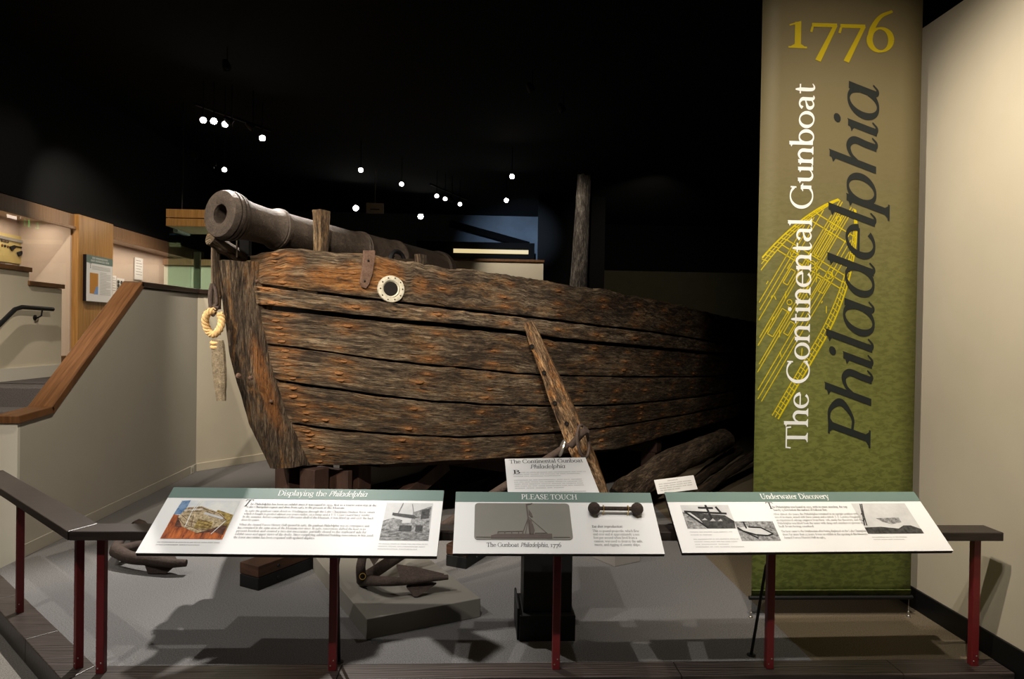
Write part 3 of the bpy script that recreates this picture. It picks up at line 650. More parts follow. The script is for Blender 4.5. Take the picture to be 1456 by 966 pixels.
# free-standing glass showcase
gx0, gx1, gy0, gy1 = -3.86, -2.62, 8.95, 9.65
sc_ = empty('glass_showcase', ((gx0+gx1)/2, 9.3, LAND), 'tall glass showcase with pale oak top behind the stair wall', 'display case')
box('base', (gx0, gy0, LAND), (gx1, gy1, LAND+.35), 'oak', sc_, .004)
box('top_fascia', (gx0-.02, gy0-.02, 2.86), (gx1+.02, gy1+.02, 2.955), 'oak', sc_, .003)
box('top_fascia', (gx0-.02, gy0-.02, 2.965), (gx1+.02, gy1+.02, 3.07), 'oak', sc_, .003)
box('glass_pane', (gx0, gy0, LAND+.35), (gx1, gy0+.01, 2.86), 'glass', sc_)
box('glass_pane', (gx0, gy0+.012, LAND+.35), (gx0+.01, gy1, 2.86), 'glass', sc_)
box('glass_pane', (gx0, gy1-.01, LAND+.35), (gx1, gy1, 2.86), 'glass', sc_)
box('back_post', (gx0+.03, gy1+.02, LAND), (gx0+.11, gy1+.06, 2.62), 'casein', sc_)
NT('sage_paint').base((.56, .56, .45), .8); M['sage'] = MATS['sage_paint']
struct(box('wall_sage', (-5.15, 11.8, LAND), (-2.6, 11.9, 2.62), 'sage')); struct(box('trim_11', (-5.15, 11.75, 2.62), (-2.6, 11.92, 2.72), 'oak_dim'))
case_or_fill_light((-4.0, 10.8, 3.2), 1.2, .6, 26)  # added area lamp outside any case, brightens the sage wall
struct(box('wall_far_box', (-3.62, 10.3, 3.08), (-3.2, 10.5, 3.30), 'olive'))
# exit sign in the passage: what shows is its green reflection in the case glass
pe = AX(47, 316, -6.2)
ex_ = empty('exit_sign', (-4.2, pe.y, pe.z-.08), 'green lit exit sign hung in the mezzanine passage', 'exit sign')
box('housing', (-4.2, pe.y-.21, pe.z-.12), (-4.14, pe.y+.21, pe.z+.12), 'can', ex_)
for k, ch in enumerate('EXIT'):
    letter('letter', ch, (-4.2015, pe.y+.17-k*.09, pe.z-.07), (0, -1, 0), (0, 0, 1), .2, 'exit', ex_, .075)
beam('hanger', (-4.17, pe.y, pe.z+.12), (-4.17, pe.y, 4.75), .015, .015, 'can', ex_)

# ================================================================== THE GUNBOAT
TH = math.radians(32); AXV = Vector((math.sin(TH), math.cos(TH), 0)); NV = Vector((math.cos(TH), -math.sin(TH), 0))
OB = AY(338, 467, 4.86); OB.z = 0
def HP(s, p, z): return OB + AXV*s + NV*p + Vector((0, 0, z))
def on_center(x, y, p=0.0):                            # pixel -> (s, z) on the boat's middle plane offset by p
    d = ray(x, y); t = (p-(CAM-OB).dot(NV))/d.dot(NV); P = CAM+d*t; return (P-OB).dot(AXV), P.z
RAB = sorted([on_center(x, y, .11)[::-1] for x, y in ((364, 366), (369, 438), (376, 488), (386.5, 539), (398.6, 571), (412, 606), (437, 661))])
FRT = sorted([on_center(x, y, -.06)[::-1] for x, y in ((310, 371), (317, 440), (323.6, 499), (334, 542), (350, 601), (380, 665))])
def interp(tab, x): return float(np.interp(x, [a for a, b in tab], [b for a, b in tab]))
def s0(z): return interp(RAB, z)
BT = [(0, .11), (.32, .5), (.82, .9), (1.32, 1.2), (1.82, 1.45), (2.32, 1.63), (2.82, 1.8), (3.8, 2.03), (4.8, 2.18), (5.8, 2.28), (7.8, 2.32), (10, 2.25), (12, 2.0), (14, 1.5), (15.5, 1.0)]
uu = np.linspace(0, 15.5, 400); bb = np.interp(uu, [a for a, b in BT], [b for a, b in BT])
ker = np.ones(13)/13; bs = np.convolve(np.pad(bb, 6, mode='reflect', reflect_type='odd'), ker, 'valid')
def hb(s, z):
    u = max(0, s-s0(z)); f = min(1, max(0, (z-.5)/1.5)); k = min(1, u/1.5)
    return float(np.interp(u, uu, bs))*(1-.13*(1-f)*k)
def hull_hit(x, y):
    d = ray(x, y); prev = None; t = 4.0
    while t < 16:
        P = CAM+d*t; q = P-OB; f = q.dot(NV)-hb(q.dot(AXV), P.z)
        if f < 0 and prev is not None:
            a, b = prev, t
            for _ in range(30):
                m = (a+b)/2; P = CAM+d*m; q = P-OB
                if q.dot(NV)-hb(q.dot(AXV), P.z) > 0: a = m
                else: b = m
            P = CAM+d*a; q = P-OB; return q.dot(AXV), P.z
        if f > 0: prev = t
        t += .02
    return None
SEAM = [
 [(366, 364), (388, 358), (411, 352), (441, 355), (474, 359), (511, 359), (551, 367), (605, 377), (660, 382), (702, 388.5), (764, 398), (813, 406), (869, 413), (893, 420), (920, 424), (965, 434), (1026, 450), (1073, 459)],
 [(367, 405), (431, 414), (511, 423.5), (591, 433), (660, 441), (733, 449), (856, 464), (918, 471), (1026, 489), (1073, 494)],
 [(370, 436), (457.5, 445), (538, 454), (660, 465), (733, 472.5), (794.5, 483), (918, 494), (1011, 503)],
 [(377, 489), (457.5, 499), (538, 511), (618, 520), (660, 523), (733, 531), (794.5, 534), (900, 536), (1005, 536)],
 [(389, 540.5), (457.5, 551), (538, 562), (618, 571), (660, 573), (702, 576), (790, 578), (881, 576), (995, 564)],
 [(413, 602), (484, 611.5), (565, 618), (660, 622), (733, 619), (790, 616), (856, 609), (949, 594.5)],
 [(438, 661), (511, 661), (618, 657), (702, 652), (800, 645), (881, 638), (961, 616)]]
SZ = []
for sm in SEAM:
    L = [h for h in (hull_hit(*p) for p in sm) if h]
    SZ.append(sorted(L))
END9 = [1.56, 1.40, 1.33, 1.10, .88, .68, .50]
for L, z9 in zip(SZ, END9):
    L[:] = [h for h in L if h[0] < 7.5]
    L.append((9.0, z9)); L.append((12.0, z9+.08)); L.append((15.6, z9+.38))
def zs(k, s): return interp(SZ[k], s)
boat = empty('gunboat', OB+Vector((0, 0, .5)), 'weathered wooden gunboat hull with rusted nails and open plank seams', 'boat')
FRAMES = [.50+.5*i for i in range(14)]
def lnoise(v, o=3):
    return mnoise.fractal(Vector(v), .9, 2.0, o)
def plank(k, side, gap0, gap1, proud, th, cols, sub):
    """strake k between seam k (above) and k+1 (below); side +1 is the side we see"""
    sa, sb = SZ[k][0][0], SZ[k+1][0][0]; send = 15.4
    if k == 1: sa -= .035; sb -= .03
    ss = list(np.linspace(0, 1, cols)**1.0)
    near = 7.0
    par = [x*near for x in ss]+[near+(send-near)*(i+1)/14 for i in range(14)]
    V, UV, R, F = [], [], [], []
    nr = sub+1
    nails = []
    if side > 0:
        for i, fs in enumerate(FRAMES):
            for q_ in (((.18, .5, .82) if k not in (1,) else (.5,)) if k else (.25, .55, .85)):
                if random.random() < .9: nails.append((fs+random.uniform(-.03, .03), q_+random.uniform(-.07, .07), random.uniform(.8, 1.5)))
        for q_ in np.linspace(.1, .9, 5 if k != 1 else 2): nails.append((-1, float(q_), random.uniform(.9, 1.4)))
    nl = []
    for (fs, q_, sz) in nails:
        s_ = fs if fs > 0 else max(sa, sb)*(q_)+min(sa, sb)*(1-q_)+.07+random.uniform(0, .05)
        if fs < 0: s_ = sa+(sb-sa)*q_+.06+random.uniform(0, .05)
        nl.append((s_, q_, sz))
    N = np.array([(a, b, c) for a, b, c in nl]) if nl else None
    for c, t in enumerate(par):
        for j in range(nr):
            f = j/sub
            s_st = sa+(sb-sa)*f; s_ = s_st+t*(send-s_st)/send
            za, zb = zs(k, s_)-gap0, zs(k+1, s_)+gap1
            if k == 0: za += .012*lnoise((s_*5, 1.7, 0))+(.012*lnoise((s_*22, 4.1, 0)))
            za += .006*lnoise((s_*9, k*3.1, 1)); zb += .006*lnoise((s_*9, k*3.1+9, 2))
            z = za+(zb-za)*f
            h = hb(s_, z)+proud
            if side > 0:
                h += .007*lnoise((s_*2.3, z*8, k))+.008*lnoise((s_*9, z*50, k+7))
                e = min(f, 1-f)
                if e < .08: h -= .006
            V.append(HP(s_, h*side, z)); UV.append((s_+k*3.7, f*(za-zb)+k*1.31+.4))
            r = 0
            if N is not None:
                ds = (N[:, 0]-s_)/(.05*N[:, 2]); dz = ((N[:, 1]-f)*(za-zb))/(.015*N[:, 2])
                r = float(np.exp(-(ds*ds+dz*dz)).max())
                if k == 0 and s_ < 1.0:      # the scraped orange bow plank
                    r = max(r, min(.9, 1.5*max(0, 1-((s_-.47)/.24)**2-((f-.62)/.36)**2)), min(.85, 1.6*max(0, 1-((s_-.66)/.13)**2-((f-.35)/.38)**2)), .9*max(0, 1-((s_-.21)/.06)**2-((f-.3)/.25)**2), .8*max(0, 1-((s_-.88)/.07)**2-((f-.55)/.3)**2))
            R.append(r)
    nc = len(par)
    for c in range(nc-1):
        for j in range(sub):
            a = c*nr+j; F.append((a, a+1, a+nr+1, a+nr))
    # inner face and edges
    b0 = len(V)
    for c in range(nc):
        for j in (0, sub):
            p = V[c*nr+j]; V.append(p-NV*th*side); UV.append(UV[c*nr+j]); R.append(0)
    for c in range(nc-1):
        a, b_ = c*nr, (c+1)*nr; F.append((a, b_, b0+2*(c+1), b0+2*c))
        a, b_ = c*nr+sub, (c+1)*nr+sub; F.append((a, b0+2*c+1, b0+2*(c+1)+1, b_))
        F.append((b0+2*c, b0+2*(c+1), b0+2*(c+1)+1, b0+2*c+1))
    F.append(tuple([j for j in range(nr)]+[b0+1, b0]))
    o = obj('plank', V, F, 'wale' if k == 1 else 'hull', boat, True, UV, R)
    if nl:
        for s_, q_, sz in nl:
            za, zb = zs(k, s_)-gap0, zs(k+1, s_)+gap1; z = za+(zb-za)*q_
            if s_ > 6.5: continue
            n = bpy.data.objects.new('nail', NAIL[random.randrange(3)]); COL.objects.link(n); n.parent = o
            P = HP(s_, hb(s_, z)+proud-.002, z); n.location = P-wl(boat)
            tg = (HP(s_+.05, hb(s_+.05, z), z)-HP(s_-.05, hb(s_-.05, z), z)).normalized()
            up = Vector((0, 0, 1)); nn = tg.cross(up)*1.0
            if nn.dot(NV) < 0: nn = -nn
            n.rotation_euler = Matrix((tg, nn.cross(tg), nn)).transposed().to_euler(); n.scale = (sz, sz, sz)
    return o
NAIL = []
for q_ in range(3):
    V, F = [], []; seg = 8
    for i, (r, h) in enumerate(((1, -.3), (.85, .35), (.5, .75), (.18, .85))):
        for k in range(seg):
            a = 2*math.pi*k/seg; m = 1+.35*mnoise.noise(Vector((math.cos(a)*1.5+q_*5, math.sin(a)*1.5, r*2)))
            V.append((.026*r*m*math.cos(a), .0085*r*m*math.sin(a)-(.003 if i > 1 else 0), .0095*h))
    for i in range(3):
        for k in range(seg): F.append((i*seg+k, i*seg+(k+1) % seg, (i+1)*seg+(k+1) % seg, (i+1)*seg+k))
    F.append(tuple(3*seg+k for k in range(seg)))
    me = bpy.data.meshes.new('nail'); me.from_pydata(V, [], F); me.materials.append(M['nail'])
    for p in me.polygons: p.use_smooth = True
    NAIL.append(me)
gaps = [(0, .012), (.012, .016), (.018, .007), (.009, .009), (.010, .008), (.010, 0)]
for k in range(6):
    plank(k, 1, gaps[k][0], gaps[k][1], .024 if k == 1 else 0, .06, 300, 12)
for k in range(6):
    plank(k, -1, .004, .004, .02 if k == 1 else 0, .06, 40, 2)
# added near-black sheets as shade behind the seams, bottom planking and deck
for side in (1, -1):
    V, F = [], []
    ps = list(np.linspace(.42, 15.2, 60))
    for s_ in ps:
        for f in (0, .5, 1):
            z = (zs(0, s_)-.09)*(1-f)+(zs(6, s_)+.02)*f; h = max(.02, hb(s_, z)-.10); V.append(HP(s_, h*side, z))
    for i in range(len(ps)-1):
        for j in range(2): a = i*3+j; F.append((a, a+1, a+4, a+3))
    obj('seam_shade_sheet', V, F, 'shade_dark', boat)
V, F = [], []; ps = list(np.linspace(.95, 15.3, 60))
for s_ in ps:
    z = zs(6, s_)+.015; h = max(.02, hb(s_, z)-.07)
    V += [HP(s_, -h, z), HP(s_, h, z), HP(s_, -h, z-.05), HP(s_, h, z-.05)]
for i in range(len(ps)-1):
    a = i*4; F += [(a, a+1, a+5, a+4), (a+2, a+6, a+7, a+3), (a+1, a+3, a+7, a+5), (a, a+4, a+6, a+2)]
obj('bottom', V, F, 'cradle', boat)
V = []; 
for s_ in ps:
    z = zs(0, s_)-.42; h = max(.03, hb(s_, z)-.13); V += [HP(s_, -h, z), HP(s_, h, z)]
obj('deck', V, [(2*i, 2*i+1, 2*i+3, 2*i+2) for i in range(len(ps)-1)], 'log', boat, uv=[(i*.13, (i % 2)*1.0) for i in range(len(V))])
prism('transom', [HP(15.35, q_*hb(15.35, z_), z_) for q_, z_ in ((1, zs(0, 15.3)), (1, zs(6, 15.3)), (-1, zs(6, 15.3)), (-1, zs(0, 15.3)))], AXV*.06, 'log', boat)
# stem post
V, F, UV, R = [], [], [], []
zt, zb = FRT[-1][0]+.002, FRT[0][0]; rows = 60; ring = []
for i in range(rows+1):
    f = i/rows; z = zt+(zb-zt)*f; sf_, sr = interp(FRT, z), s0(z)
    if z < RAB[0][0]: sr = RAB[0][1]+(RAB[0][0]-z)*.3
    wf = .065*(1-f)+.028*f
    pts = [(sf_, -wf), (sf_, wf)]
    for q_ in (.12, .28, .42, .56, .70, .85, 1.0): pts.append((sf_+(sr-sf_)*q_, wf+(.122-wf)*min(1, q_*1.25)))
    pts += [(sr+.12, .10), (sr+.12, -.10), (sr, -.122), (sf_+(sr-sf_)*.4, -.5*(wf+.122))]
    for j, (s_, p_) in enumerate(pts):
        n_ = .010*lnoise((s_*4, z*2.5, p_*4))+.004*lnoise((s_*30, z*6, p_*20))
        zz = z+(.012*lnoise((s_*9, p_*9, 3)) if i in (0, rows) else 0)
        V.append(HP(s_+n_*.6, p_+(n_ if p_ > 0 else 0), zz)); UV.append((z*1.0+11, s_*1.0+p_*1.2+4))
        q_ = (s_-sf_)/max(.05, sr-sf_); a_ = min(1, 1.7*max(0, 1-((z-1.2)/.40)**2-((q_-.58)/.30)**2)) if 2 <= j <= 8 else 0
        R.append(min(1, .95*a_+.0))
    ring = len(pts)
for i in range(rows):
    for j in range(ring):
        a, b_ = i*ring+j, i*ring+(j+1) % ring; F.append((a, b_, b_+ring, a+ring))
F.append(tuple(range(ring))); F.append(tuple(range(rows*ring+ring-1, rows*ring-1, -1)))
obj('stem_post', V, F, 'stem', boat, True, UV, R)
for (px, py, r_) in ((341, 535, .020), (358, 538, .016), (387, 571, .012), (366, 400, .012)):
    s_, z_ = on_center(px, py, .125 if px > 340 else .06); lathe('bolt', [(-.015, .0), (-.01, r_), (.006, r_*.9), (.012, 0)], HP(s_, .118 if px > 340 else .055, z_), NV if px > 340 else (NV-AXV), 'strap', boat, 10)
# iron strap on the bow plank
def skin(x, y, out=0.0):
    s_, z_ = hull_hit(x, y); return HP(s_, hb(s_, z_)+out, z_)
def skin_strip(name, L, R_, out, th, mat, parent):
    V = []
    for a, b_ in zip(L, R_):
        for p_ in (a, b_): V += [skin(*p_, out), skin(*p_, out+th)]
    F = []; n = len(L)
    for i in range(n-1):
        a = i*4; F += [(a+1, a+3, a+7, a+5), (a, a+4, a+6, a+2), (a, a+1, a+5, a+4), (a+2, a+6, a+7, a+3)]
    F += [(0, 2, 3, 1), (4*n-4, 4*n-3, 4*n-1, 4*n-2)]
    return obj(name, V, F, mat, parent)
sp_ = skin_strip('iron_strap', [(514, 368), (512, 385), (509, 402), (512, 409)], [(529, 368), (526, 388), (521, 404), (516, 410.5)], .012, .014, 'strap', boat)
V4 = [skin(514, 369, .012), skin(529, 369, .012)]; up_ = Vector((0, 0, .062))
prism('strap_top', [V4[0], V4[1], V4[1]+up_, V4[0]+up_], NV*.014, 'strap', boat)
for p_ in ((519.5, 371), (514, 400)): lathe('strap_bolt', [(0, .0), (0, .009), (.006, .007), (.008, 0)], skin(*p_, .026), NV, 'black_iron', sp_, 8)
# hawse hole with its lead collar
hc = skin(555, 411, .008); hs, hz = hull_hit(555, 411)
tg = (HP(hs+.1, hb(hs+.1, hz), hz)-HP(hs-.1, hb(hs-.1, hz), hz)).normalized(); hn = tg.cross(Vector((0, 0, 1)))
if hn.dot(NV) < 0: hn = -hn
hr_ = lathe('hawse_collar', [(-.01, .062), (.010, .060), (.013, .075), (.010, .094), (-.004, .098)], hc, hn, 'lead', boat, 26, wob=.006)
lathe('hawse_hole_shade', [(.0035, .062), (.0035, .03), (.0035, .001)], hc, hn, 'shade_dark', boat, 20)  # flat dark disc, the shade inside the hole put into its colour
lathe('hawse_lip', [(.012, .061), (.004, .052), (-.004, .046)], hc+tg*-.004, hn, 'lead', boat, 20)
for k in range(10):
    a = 2*math.pi*k/10; lathe('collar_nail', [(0, 0), (0, .006), (.004, .004), (.005, 0)], hc+hn*.012+(tg*math.cos(a)+Vector((0, 0, 1))*math.sin(a))*.080, hn, 'black_iron', hr_, 6)
# timber heads standing on the gunwale
def timber(name, s_, p_, z0_, z1_, w0_, d0_, w1_, d1_, mat='wale', lean=0):
    V, F, UV = [], [], []; n = 8
    for i in range(n+1):
        f = i/n; z_ = z0_+(z1_-z0_)*f; ww = w0_+(w1_-w0_)*f; dd = d0_+(d1_-d0_)*f
        for a, b_ in ((-1, -1), (1, -1), (1, 1), (-1, 1)):
            V.append(HP(s_+a*ww/2+lean*f+.004*lnoise((a, z_*20, b_)), p_+b_*dd/2+.004*lnoise((a*3, z_*20, b_)), z_)); UV.append((z_+s_*3, a*.04+b_*.03+p_))
    for i in range(n):
        for k in range(4): a, b_ = i*4+k, i*4+(k+1) % 4; F.append((a, b_, b_+4, a+4))
    F += [(3, 2, 1, 0), tuple(4*n+k for k in range(4))]
    return obj(name, V, F, mat, boat, False, UV)
sh_, zh_ = hull_hit(464, 362); hbh = hb(sh_, zh_)-.10
Pt = CAM+ray(464, 297)*((HP(sh_, hbh, 2)-CAM).length/ray(464, 297).length)
M['post'] = hullwood('post_wood', (.95, .80, .60), 0, .35)
timber('swivel_post', sh_+.05, hbh, zh_-.25, Pt.z, .055, .055, .098, .075, 'post')
sh2, zh2 = hull_hit(612, 380); timber('rail_stub', sh2, hb(sh2, zh2)-.09, zh2-.2, zh2+.095, .06, .05, .08, .05, 'log')
# mast
ms = 5.7; md = HP(ms, 0, 0); mz = AY(829, 250, md.y).z
mx0, mx1 = AY(824, 404, md.y), AY(832, 250, md.y)
pts, rad = [], []
for i in range(40):
    f = i/39; z = zs(0, ms)-.45+(mz-(zs(0, ms)-.45))*f
    pts.append(Vector((mx0.x+(mx1.x-mx0.x)*max(0, (z-2.3)/(mz-2.3)), md.y, z))); rad.append(.150-.045*f+.006*lnoise((f*14, 0, 3)))
V, F = sweepgeo(pts, rad, 18)
UV = [((i//18)*.07, (i % 18)/18*.8) for i in range(len(V))]
for i in range(18): V[39*18+i] += Vector((0, 0, .09*mnoise.noise(Vector((math.cos(i*.35)*3, math.sin(i*.35)*3, 1)))))
obj('mast', V, F, 'mast', boat, True, UV)
# cathead, its prop and ironwork in front of the stem
def hullbeam(name, a, b, wd, th, mat, parent, n=10):
    a, b = Vector(a), Vector(b); d = (b-a).normalized(); s = d.cross(Vector((0, 0, 1))).normalized(); u = s.cross(d); L = (b-a).length
    V, F, UV = [], [], []
    for i in range(n+1):
        P = a+(b-a)*i/n
        for k in range(8):
            an = math.pi*(2*k+1)/8; cs, sn = math.cos(an), math.sin(an); q_ = max(abs(cs), abs(sn))*1.04
            v = P+s*wd/2*cs/q_+u*th/2*sn/q_; v += (s*cs+u*sn)*.006*lnoise(v*9); V.append(v); UV.append((L*i/n+a.x*3, k*.045+a.y))
    for i in range(n):
        for k in range(8): p_, q_ = i*8+k, i*8+(k+1) % 8; F.append((p_, q_, q_+8, p_+8))
    F += [tuple(range(7, -1, -1)), tuple(n*8+k for k in range(8))]
    return obj(name, V, F, mat, parent, False, UV)
hullbeam('cathead', AY(299, 338, 4.74), AY(345, 369, 5.0), .08, .10, 'wale', boat)
hullbeam('cathead_prop', AY(307, 352, 4.88), AY(309, 440, 4.92), .055, .06, 'stem', boat)
lathe('support_block', [(0, 0), (0, .045), (.14, .045), (.14, 0)], AY(349, 364, 5.02), (0, 0, 1), 'black_iron', boat, 4)
tube('support_rod', [AY(336.5, 366, 4.9), AY(337.5, 330, 4.86)], .006, 'steel', boat, 8)

# ------------------------------------------------------------------ the cannon
cm = AY(313, 304, 4.62); ce = Vector((0, 0, 0))
cdir = (AXV*1.0+Vector((0, 0, -.078))).normalized()
can = empty('cannon', HP((cm-OB).dot(AXV)+1.4, (cm-OB).dot(NV), 2.2), 'long rusty iron cannon with ringed muzzle lying over the bow', 'cannon')
prof = [(.30, .0), (.28, .052), (.02, .058), (.0, .064), (-.008, .080), (-.010, .120), (-.004, .150), (.004, .154), (.034, .163), (.036, .151), (.046, .151), (.048, .164), (.066, .165), (.068, .152), (.078, .152), (.080, .163), (.096, .161), (.098, .149), (.108, .149), (.110, .156), (.124, .152), (.126, .142), (.22, .128), (.34, .124), (.42, .127), (.445, .141), (.452, .136), (.460, .147), (.478, .147), (.486, .136), (.500, .139), (.510, .129), (.80, .137), (1.18, .146), (1.28, .150), (1.295, .162), (1.305, .157), (1.320, .166), (1.335, .160), (1.40, .160), (1.60, .166), (1.72, .170), (1.735, .182), (1.765, .184), (1.78, .174), (2.1, .182), (2.36, .190), (2.38, .207), (2.44, .208), (2.46, .16), (2.52, .09), (2.56, .05), (2.62, .07), (2.68, .055), (2.71, .0)]
lathe('barrel', prof, cm, cdir, 'iron', can, 48, wob=.0025)
tr = cm+cdir*1.5+Vector((0, 0, -.06)); lathe('trunnion', [(-.27, 0), (-.27, .05), (.27, .05), (.27, 0)], tr, NV, 'iron', can, 20)
for sgn in (1, -1):
    q0 = HP((cm-OB).dot(AXV)+.95, (cm-OB).dot(NV)+sgn*.22, 0); q1 = HP((cm-OB).dot(AXV)+2.75, (cm-OB).dot(NV)+sgn*.22, 0)
    prism('carriage_cheek', [q0+Vector((0, 0, 1.78)), q1+Vector((0, 0, 1.78)), q1+Vector((0, 0, 1.98)), q1-AXV*.7+Vector((0, 0, 2.1)), q0+AXV*.7+Vector((0, 0, 2.2)), q0+Vector((0, 0, 2.12))], NV*.07*sgn, 'log', can)
    cpx = tr+NV*.255*sgn
    V, F = sweepgeo([cpx+AXV*(-.09*math.cos(a))+Vector((0, 0, .085*math.sin(a)+.0)) for a in np.linspace(0, math.pi, 9)], .018, 8); obj('cap_square', V, F, 'black_iron', can, True)

# ------------------------------------------------------------------ tackle hanging at the stem
tk = empty('hanging_tackle', AY(314, 572, 4.72), 'rope loop on an iron hook with a worn wooden toggle beside the stem', 'tackle')
Yt = 4.70
tube('lanyard', crom([AY(302, 346, Yt+.08), AY(301.5, 370, Yt+.03), AY(302, 404, Yt)], 6), .0075, 'rope_dark', tk, 8)
tube('lanyard', crom([AY(304, 348, Yt+.1), AY(306, 380, Yt+.05), AY(308, 430, Yt+.02)], 6), .006, 'rope_dark', tk, 8)
tube('hook', crom([AY(302, 403, Yt), AY(299.5, 418, Yt), AY(300, 440, Yt), AY(303, 449, Yt), AY(306, 440, Yt-.01)], 8), [.013+.004*math.sin(i*.2) for i in range(33)], 'iron2', tk, 10)
tube('hook_arm', crom([AY(303, 404, Yt), AY(307, 415, Yt), AY(308, 432, Yt), AY(304, 436, Yt), AY(311, 438, Yt)], 6), .012, 'iron2', tk, 10)
ctr = AY(303.5, 459, Yt); e1 = Vector((1, 0, 0)); e3 = Vector((0, 0, 1)); path = []
for i in range(49):
    a = math.pi*.42+2*math.pi*.86*i/48*1.08; path.append(ctr+e1*(.052*math.cos(a))+e3*(.078*math.sin(a))+Vector((0, .012*math.sin(a*2), 0)))
rl = tube('rope_loop', path, .009, 'rope', tk, 8)
for k in range(3):                                     # three laid strands
    pp = []
    for i in range(len(path)*3-2):
        j = i/3; i0 = int(j); P = path[min(i0, len(path)-1)].lerp(path[min(i0+1, len(path)-1)], j-i0)
        d = (path[min(i0+1, len(path)-1)]-path[max(i0-1, 0)]).normalized(); u = d.cross(Vector((0, 1, 0))).normalized(); a = i*.24+k*2.094
        pp.append(P+(u*math.cos(a)+Vector((0, 1, 0))*math.sin(a))*.0135)
    tube('rope_strand', pp, .0120, 'rope', rl, 7)
for k in range(2): tube('rope_knot', [AY(306.5, 487+k*6, Yt)+Vector((.024*math.cos(a), .024*math.sin(a), .006*math.sin(a))) for a in np.linspace(0, 6.28, 17)], .012, 'rope', tk, 8)
V, F, UV = [], [], []
T0, T1 = AY(310, 484, Yt), AY(314.5, 570, Yt)
for i in range(14):
    f = i/13; P = T0.lerp(T1, f); wd = .022+.024*math.sin(math.pi*(.25+.62*f))
    for k in range(10):
        a = 2*math.pi*k/10; q_ = Vector((wd*math.cos(a), wd*.7*math.sin(a), 0)); V.append(P+q_*(1+.12*mnoise.noise((P+q_)*20)))
for i in range(13):
    for k in range(10): F.append((i*10+k, i*10+(k+1) % 10, (i+1)*10+(k+1) % 10, (i+1)*10+k))
F += [tuple(range(9, -1, -1)), tuple(130+k for k in range(10))]
obj('toggle', V, F, 'paint_wood', tk, False)

# ------------------------------------------------------------------ cradle under the hull
cr_ = empty('boat_cradle', HP(2, .2, 0), 'dark red-brown timber cradle holding the hull off the carpet', 'cradle')
for s_ in (.60, 1.0, 2.3, 4.2, 6.4, 9, 12):
    zb_ = zs(6, s_)-.045
    h = max(.2, hb(s_, zb_)-.18)
    if s_ < 1.1:                                       # paired posts right under the stem foot
        for p_ in (-.13, .13) if s_ < .9 else (-.2, .2):
            P = HP(s_, p_, 0); beam('post', P, P+Vector((0, 0, zb_+.02)), .15, .15, 'cradle', cr_, up=AXV, bevel=.006)
        continue
    for p_ in (-h, h):
        P = HP(s_, p_, 0); beam('post', P, P+Vector((0, 0, zb_-.14)), .16, .16, 'cradle', cr_, up=AXV, bevel=.006)
    beam('cross_beam', HP(s_, -h-.1, zb_-.07), HP(s_, h+.1, zb_-.07), .17, .138, 'cradle', cr_, bevel=.006)
for (s_, dz) in ((1.3, 0), (3.2, 0)):
    beam('brace', HP(s_-.5, .35, .02), HP(s_+.4, .55, zs(6, s_)-.1), .09, .12, 'cradle', cr_, bevel=.004)
beam('bearing_board', HP(.80, -.30, .28), HP(.80, .30, .28), .05, .50, 'cradle', cr_, bevel=.004)
beam('keel_beam', HP(.5, 0, .14), HP(13, 0, .14), .2, .2, 'cradle', cr_, bevel=.006)
# floor sleepers: brown top half over black lower half, running back under the boat
def sleeper(pa, pb, hz_, ln):
    a, b = G(*pa), G(*pb); d = (b-a); d.z = 0; wv_ = d.length; ex = d.normalized(); ey = Vector((-ex.y, ex.x, 0))
    t = empty('sleeper', (a+b)/2+ey*ln/2)
    for nm, z0, z1, mt in (('lower_beam', .0, hz_*.52, 'pedestal'), ('upper_beam', hz_*.52+.003, hz_, 'block')):
        prism(nm, [a+Vector((0, 0, z0)), b+Vector((0, 0, z0)), b+ey*ln+Vector((0, 0, z0)), a+ey*ln+Vector((0, 0, z0))], (0, 0, z1-z0), mt, t, .004)
    for k in range(2): lathe('bolt_head', [(0, 0), (0, .012), (.006, .010), (.008, 0)], b+ey*.16+Vector((0, 0, hz_*(.25+.5*k))), ex, 'black_iron', t, 8)
    return t
tag(sleeper((340.5, 834), (367, 841), .150, 1.0), 'brown and black timber sleeper beside the grey anchor plinth', 'timber')
tag(sleeper((634, 805), (662.6, 810), .150, .9), 'brown and black timber sleeper behind the black pedestal', 'timber')
# ------------------------------------------------------------------ loose timbers to the right
def log(name, pts, rad, label, mat='log'):
    P = crom(pts, 6); n = len(P); V, F = sweepgeo(P, [rad*(1+.25*mnoise.noise(Vector((i*.3, rad*9, 0)))) for i in range(n)], 12)
    V = [v+Vector((0, 0, .02*mnoise.noise(v*5)))+Vector((.01*mnoise.noise(v*12), 0, 0)) for v in V]
    o = obj(name, V, F, mat, None, True, [((i//12)*.12, (i % 12)/12*.6) for i in range(len(V))]); return tag(o, label, 'timber')
log('ship_timber', [G(880, 712, .13), AY(930, 672, 6.3), AY(985, 645, 6.9), AY(1030, 625, 7.6)], .125, 'thick curved old timber lying behind the small tilted card')
log('ship_timber', [G(990, 705, .06), AY(1040, 668, 7.4), AY(1085, 640, 8.2)], .055, 'thin dark pole leaning behind the thick timber towards the banner')
log('ship_timber', [G(960, 708, .06), AY(1005, 672, 7.1), AY(1050, 640, 8.0)], .06, 'thin dark pole lying close along the thick timber')

